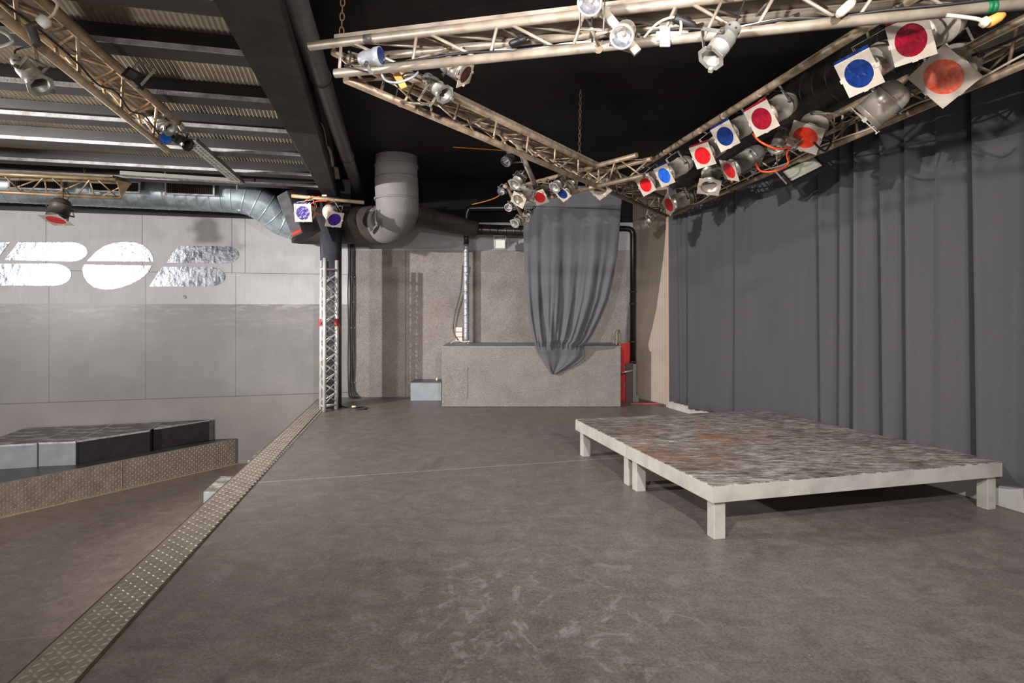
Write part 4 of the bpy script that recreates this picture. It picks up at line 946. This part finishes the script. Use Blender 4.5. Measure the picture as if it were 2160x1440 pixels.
p = WR(1092, 87, 3.0); o = MB().sweep([p-V((.04, 0, .015)), p-V((.03, 0, .01)), p+V((.03, 0, .01)), p+V((.05, 0, .03))], [.01, .015, .015, .006], 12).build('cable_connector', M['rubber']); tag(shift(o, p), 'black connector with loose yellow wires left of the pinspots', 'connector')
p = WR(1782, 18, 2.5); o = MB().sweep([p-V((.03, 0, .03)), p-V((.02, 0, .02)), p+V((.02, 0, .015)), p+V((.035, 0, .03))], [.008, .018, .02, .012], 12).build('cable_connector', M['cable_white']); tag(shift(o, p), 'white connector hanging in the front truss at upper right', 'connector')
p = WR(2088, 44, 2.25); t_ = thing('cable_connector', 'orange and white angled plug below the front truss at upper right', 'connector', p)
MB().sweep([V((-.01, 0, -.01)), V((0, 0, -.004)), V((.03, 0, .012)), V((.05, 0, .022))], [.016, .02, .018, .009], 12).build('orange_plug', M['orange_plug'], t_)
MB().sweep(smooth_path([(-.01, 0, -.01), (-.04, 0, .005), (-.1, .01, .02), (-.14, .02, .03)], 6), [.018]*5+[.007]*14, 10).build('white_lead', M['cable_white'], t_)
bl = SEG['T1'][2]; d_ = (bl[1]-bl[0]).normalized()
for px in (2084, 2097):
    X = None
    c_ = min((lerp(bl[0], bl[1], k/400) for k in range(400)), key=lambda q: abs(1080+F*q.x/q.y-px))
    tag(shift(MB().tube(c_-d_*.008, c_+d_*.008, .0235, 14).build('tape_band', M['green_tape']), c_), 'green tape band around the lower tube of the front truss', 'tape', 'green tape bands')
c_ = min((lerp(*SEG['T1'][0], k/400) for k in range(400)), key=lambda q: abs(1080+F*q.x/q.y-778))
tag(shift(MB().tube(c_-d_*.02, c_+d_*.02, .0235, 14).build('tape_band', M['can_dark']), c_), 'dark tape band on the upper tube near the left truss corner', 'tape')
# cables along trusses
def along(seg, t0, t1, n, sag, off, seed):
    random.seed(seed); return [lerp(seg[0], seg[1], t0+(t1-t0)*k/n)+off+V((0, random.uniform(-.01, .01), random.uniform(-sag, sag*.3))) for k in range(n+1)]
T = SEG
cable('truss_cable', along(T['T1'][2], .03, .98, 16, .018, V((0, -.01, .032)), 1), .006, M['rubber'], 'black cable lying along the lower tube of the front truss')
cable('truss_cable', along(T['T1'][2], .25, .9, 12, .02, V((0, .0, .034)), 2), .005, M['cable_white'], 'cream cable lying along the lower tube of the front truss')
cable('truss_cable', along(T['T1'][1], .3, .95, 9, .05, V((0, 0, -.04)), 3), .005, M['rubber'], 'grey cable looping under the rear tube of the front truss')
cable('truss_cable', along(T['T2'][2], .05, .95, 16, .05, V((.03, .03, .05)), 4), .005, M['can_dark'], 'dark cable inside the diagonal truss')
cable('truss_cable', along(T['T3'][2], .02, .98, 18, .04, V((0, 0, .05)), 5), .008, M['rubber'], 'thick black cable running inside the curtain truss')
cable('truss_cable', along(T['T3'][2], .1, .9, 14, .05, V((-.03, 0, .03)), 6), .006, M['cable_white'], 'pale cable running inside the curtain truss')
cable('truss_cable', along(T['T3'][0], .1, .9, 14, .05, V((0, 0, -.04)), 9), .007, M['rubber'], 'black cable looped on the room side of the curtain truss')
cable('truss_cable', along(T['T4'][2], .2, .95, 10, .05, V((.05, 0, .06)), 7), .006, M['rubber'], 'black cable inside the golden brown truss')
cable('truss_cable', along(T['T4'][1], .3, .9, 8, .05, V((.04, 0, -.04)), 8), .006, M['cable_white'], 'pale cable inside the golden brown truss')
cable('truss_cable', [WR(735, 145, 3.2), WR(740, 112, 3.2), WR(735, 70+20, 3.25)], .004, M['rubber'], 'short black cable at the left truss corner')
cable('truss_cable', [WR(802, 146, 3.1), WR(812, 168, 3.05), WR(838, 174, 3.0), WR(870, 163, 3.0), WR(882, 152, 3.05)], .006, M['tape_grey'], 'grey cable loop hanging below the left truss corner')
p = WR(845, 172, 3.15); o = MB().box((0, 0, 0), (.035, .03, .085), Matrix.Rotation(-.5, 3, 'Y')).build('junction_block', M['orange_plug'], bevel=.004); o.location = p; tag(o, 'small cream and orange junction block under the left truss corner', 'junction block')
cable('orange_cable', [WR(1588, 282, 4.2), WR(1606, 300, 4.15), WR(1640, 314, 4.15), WR(1668, 310, 4.2)], .007, M['cable_orange'], 'orange cable sagging between the crimson and orange-red lamps')
cable('orange_cable', [WR(1594, 345, 4.7), WR(1606, 361, 4.6), WR(1636, 360, 4.5), WR(1662, 345, 4.5), WR(1665, 315, 4.45), nearest('T3', WR(1665, 310, 4.45))], .007, M['cable_orange'], 'orange cable looping along the lower side of the curtain truss')
cable('ceiling_cable', [V((*P(955, 311, 3.28).xy, 3.285)), V((*P(1060, 318, 3.28).xy, 3.285)), V((*P(1150, 326, 3.28).xy, 3.285))], .007, M['cable_brown'], 'ochre cable stapled along the black ceiling')
cable('thin_cable', [WR(996, 431, 8.0), WR(1025, 424, 7.6), WR(1045, 417, 7.0), WR(1056, 410, 6.4)], .006, M['cable_brown'], 'thin ochre cable running left from the lamp cluster')
cable('truss_cable', [WR(1716, 300, 4.0), WR(1740, 318, 4.1), WR(1752, 296, 4.3), WR(1722, 290, 4.3), WR(1700, 312, 4.4)], .007, M['rubber'], 'coil of black cable right of the orange-red lamp')
p = W(88, 48, 2.6); t_ = thing('cable_connector', 'white and dark grey coupled connector on the golden brown truss', 'connector', p)
MB().sweep([V((.03, 0, .02)), V((.02, 0, .012)), V((-.005, 0, -.005))], [.012, .028, .026], 12).build('white_half', M['white_plastic'], t_)
MB().sweep([V((-.005, 0, -.005)), V((-.05, 0, -.02)), V((-.02, 0, -.10))], [.02, .022, .018], 12).build('dark_half', M['can_dark'], t_)
MB().sweep(smooth_path([(.03, 0, .02), (.06, 0, .05), (.06, 0, .10), nearest('T4', p+V((.05, .02, .13)))-p], 6), .007, 6).build('lead', M['cable_white'], t_)

# ------------------------------------------------------------------ stage curtain
def curtain_px(Y): return 1080+F*(RW(Y)-.12)/Y
folds_px = [(1428, .7, 1), (1436, .5, 1), (1450, 1, 1), (1486, .4, -1), (1530, .6, -1), (1545, .9, 1), (1575, .6, -1), (1640, .15, 1), (1672, .2, 1), (1719, 1, 1), (1733, .4, -1), (1765, 1, 1), (1797, 1.3, 1), (1812, .5, -1), (1843, 1.2, 1), (1895, 1.2, 1), (1905, .5, -1), (1957, .3, 1), (1985, .35, -1), (2032, 1.5, 1), (2070, .5, -1), (2150, .6, 1)]
Ys = [7.70-k*.01 for k in range(int((7.70-2.6)/.01))]
def Yat(px): return min(Ys, key=lambda Y: abs(curtain_px(Y)-px))
fl = [(7.70-Yat(px), a_, s_) for px, a_, s_ in folds_px]+[(5.3+.0, .0, 1)]
dirC = V((.3086, -1)).normalized(); nC = V((dirC.y, -dirC.x)); nC = nC if nC.x < 0 else -nC
ns, nz = 700, 26; Lc = 6.6; sc_ = V((RW(7.86), 7.86)); vs = []; fs = []
kk = math.sqrt(1+.3086**2)
def fold_depth(s, h):      # s along the curtain in metres of Y, h height 0..1
    d = .014*math.sin(s*3.1+.5*h)+.006*math.sin(s*9+1.1+h)+.0028*math.sin(s*31+2*math.sin(s*2)+1.5*h)+.0015*math.sin(s*57+h*2)
    for c_, a_, sg in fl:
        c2 = c_+sg*.0+.03*(1-h)*math.sin(c_*9)
        x = (s-c2)/(.022*(1+.5*(1-h)))
        if abs(x) < 9:
            g = math.exp(-x*x)
            d -= a_*.07*g if sg > 0 else -a_*.028*math.exp(-x*x*.5)
            if sg > 0: d += a_*.034*math.exp(-(x-2.4)**2/2.2)
    return d
for i in range(ns+1):
    s = Lc*i/ns; Ycur = 7.70-s
    hem = .11+.018*min(s, 4.2)+.012*math.sin(s*9)+.01*math.sin(s*23)
    for j in range(nz+1):
        h = j/nz; z = hem+(3.02-hem)*h
        d = .125+fold_depth(s, h); p = V((RW(Ycur), Ycur))+nC*d
        vs.append((p.x, p.y, z))
for i in range(ns):
    for j in range(nz):
        k = i*(nz+1)+j; fs.append((k, k+nz+1, k+nz+2, k+1))
o = MB().add(vs, fs, True).build('stage_curtain', M['cloth'], solid=.004)
tag(shift(o, (RW(5.5)-.1, 5.5, 0)), 'tall charcoal stage curtain covering the right wall behind the platforms', 'curtain')
# ------------------------------------------------------------------ hanging cloth
rows = [(392, 1108, 1313, 7.50), (430, 1106, 1311, 7.51), (480, 1104, 1307, 7.53), (530, 1105, 1303, 7.56), (580, 1107, 1295, 7.60), (630, 1111, 1284, 7.64), (670, 1116, 1268, 7.68), (700, 1122, 1253, 7.72),
        (718, 1127, 1242, 7.70), (727, 1129, 1231, 7.76), (738, 1132, 1232, 7.80), (750, 1138, 1234, 7.84), (762, 1146, 1222, 7.85), (774, 1154, 1203, 7.86), (783, 1160, 1184, 7.87), (789, 1165, 1172, 7.87)]
nu, nv = 150, 84; vs = []; fs = []
def rowat(t):
    x = t*(len(rows)-1); i = min(int(x), len(rows)-2); f_ = x-i; a_, b_ = rows[i], rows[i+1]; return [a_[k]+(b_[k]-a_[k])*f_ for k in range(4)]
for j in range(nv+1):
    t = j/nv; py, xl_, xr_, Y = rowat(t); g = min(1, max(0, (py-400)/300))
    for i in range(nu+1):
        u_ = i/nu
        amp = (.010+.030*g**1.3)*(1 if py < 722 else max(.45, 1-(py-722)/80))
        ph = u_*2*math.pi
        d = math.sin(ph*2.2+.5)*.6+math.sin(ph*4.7+1.0+1.6*t)*.45*(.4+g)+math.sin(ph*9.5+3*math.sin(t*3+u_*5))*.55*g+math.sin(ph*17+5*t)*.22*g*g
        if py > 726:      # the loose flap lies flatter, with a few wide folds
            k_ = min(1, (py-726)/14); fl_ = math.sin(u_*11+2+(py-726)*.03)*.018+math.sin(u_*27+(py-726)*.05)*.006
            Yc_ = Y+d*amp*(1-k_)+fl_*k_
        else: Yc_ = Y+d*amp
        if 700 < py < 735 and u_ > .45: Yc_ -= .07*math.exp(-((py-720)/9)**2)*min(1, (u_-.45)*4)
        Yc_ = min(Yc_, 7.885)
        yy = py+(6*math.sin(u_*9) if 700 < py < 730 else 0)*g*.4
        vs.append(W(xl_+(xr_-xl_)*u_, yy, Yc_))
for j in range(nv):
    for i in range(nu):
        k = j*(nu+1)+i; fs.append((k, k+nu+1, k+nu+2, k+1))
o = MB().add(vs, fs, True).build('hanging_cloth', M['cloth2'], solid=.004)
tag(shift(o, W(1200, 600, 7.6)), 'charcoal cloth hanging from the rusty truss and draped over the carpeted platform', 'cloth')
q = [W(-30, 52, 2.5), W(12, 70, 2.5), W(25, 82, 2.5), W(22, 92, 2.5), W(-30, 108, 2.5)]
tag(shift(MB().sweep(smooth_path(q, 5), .009, 8).build('lamp_bracket', M['can_grey']), q[0]), 'bent grey metal bracket sticking in at the left picture edge', 'bracket')
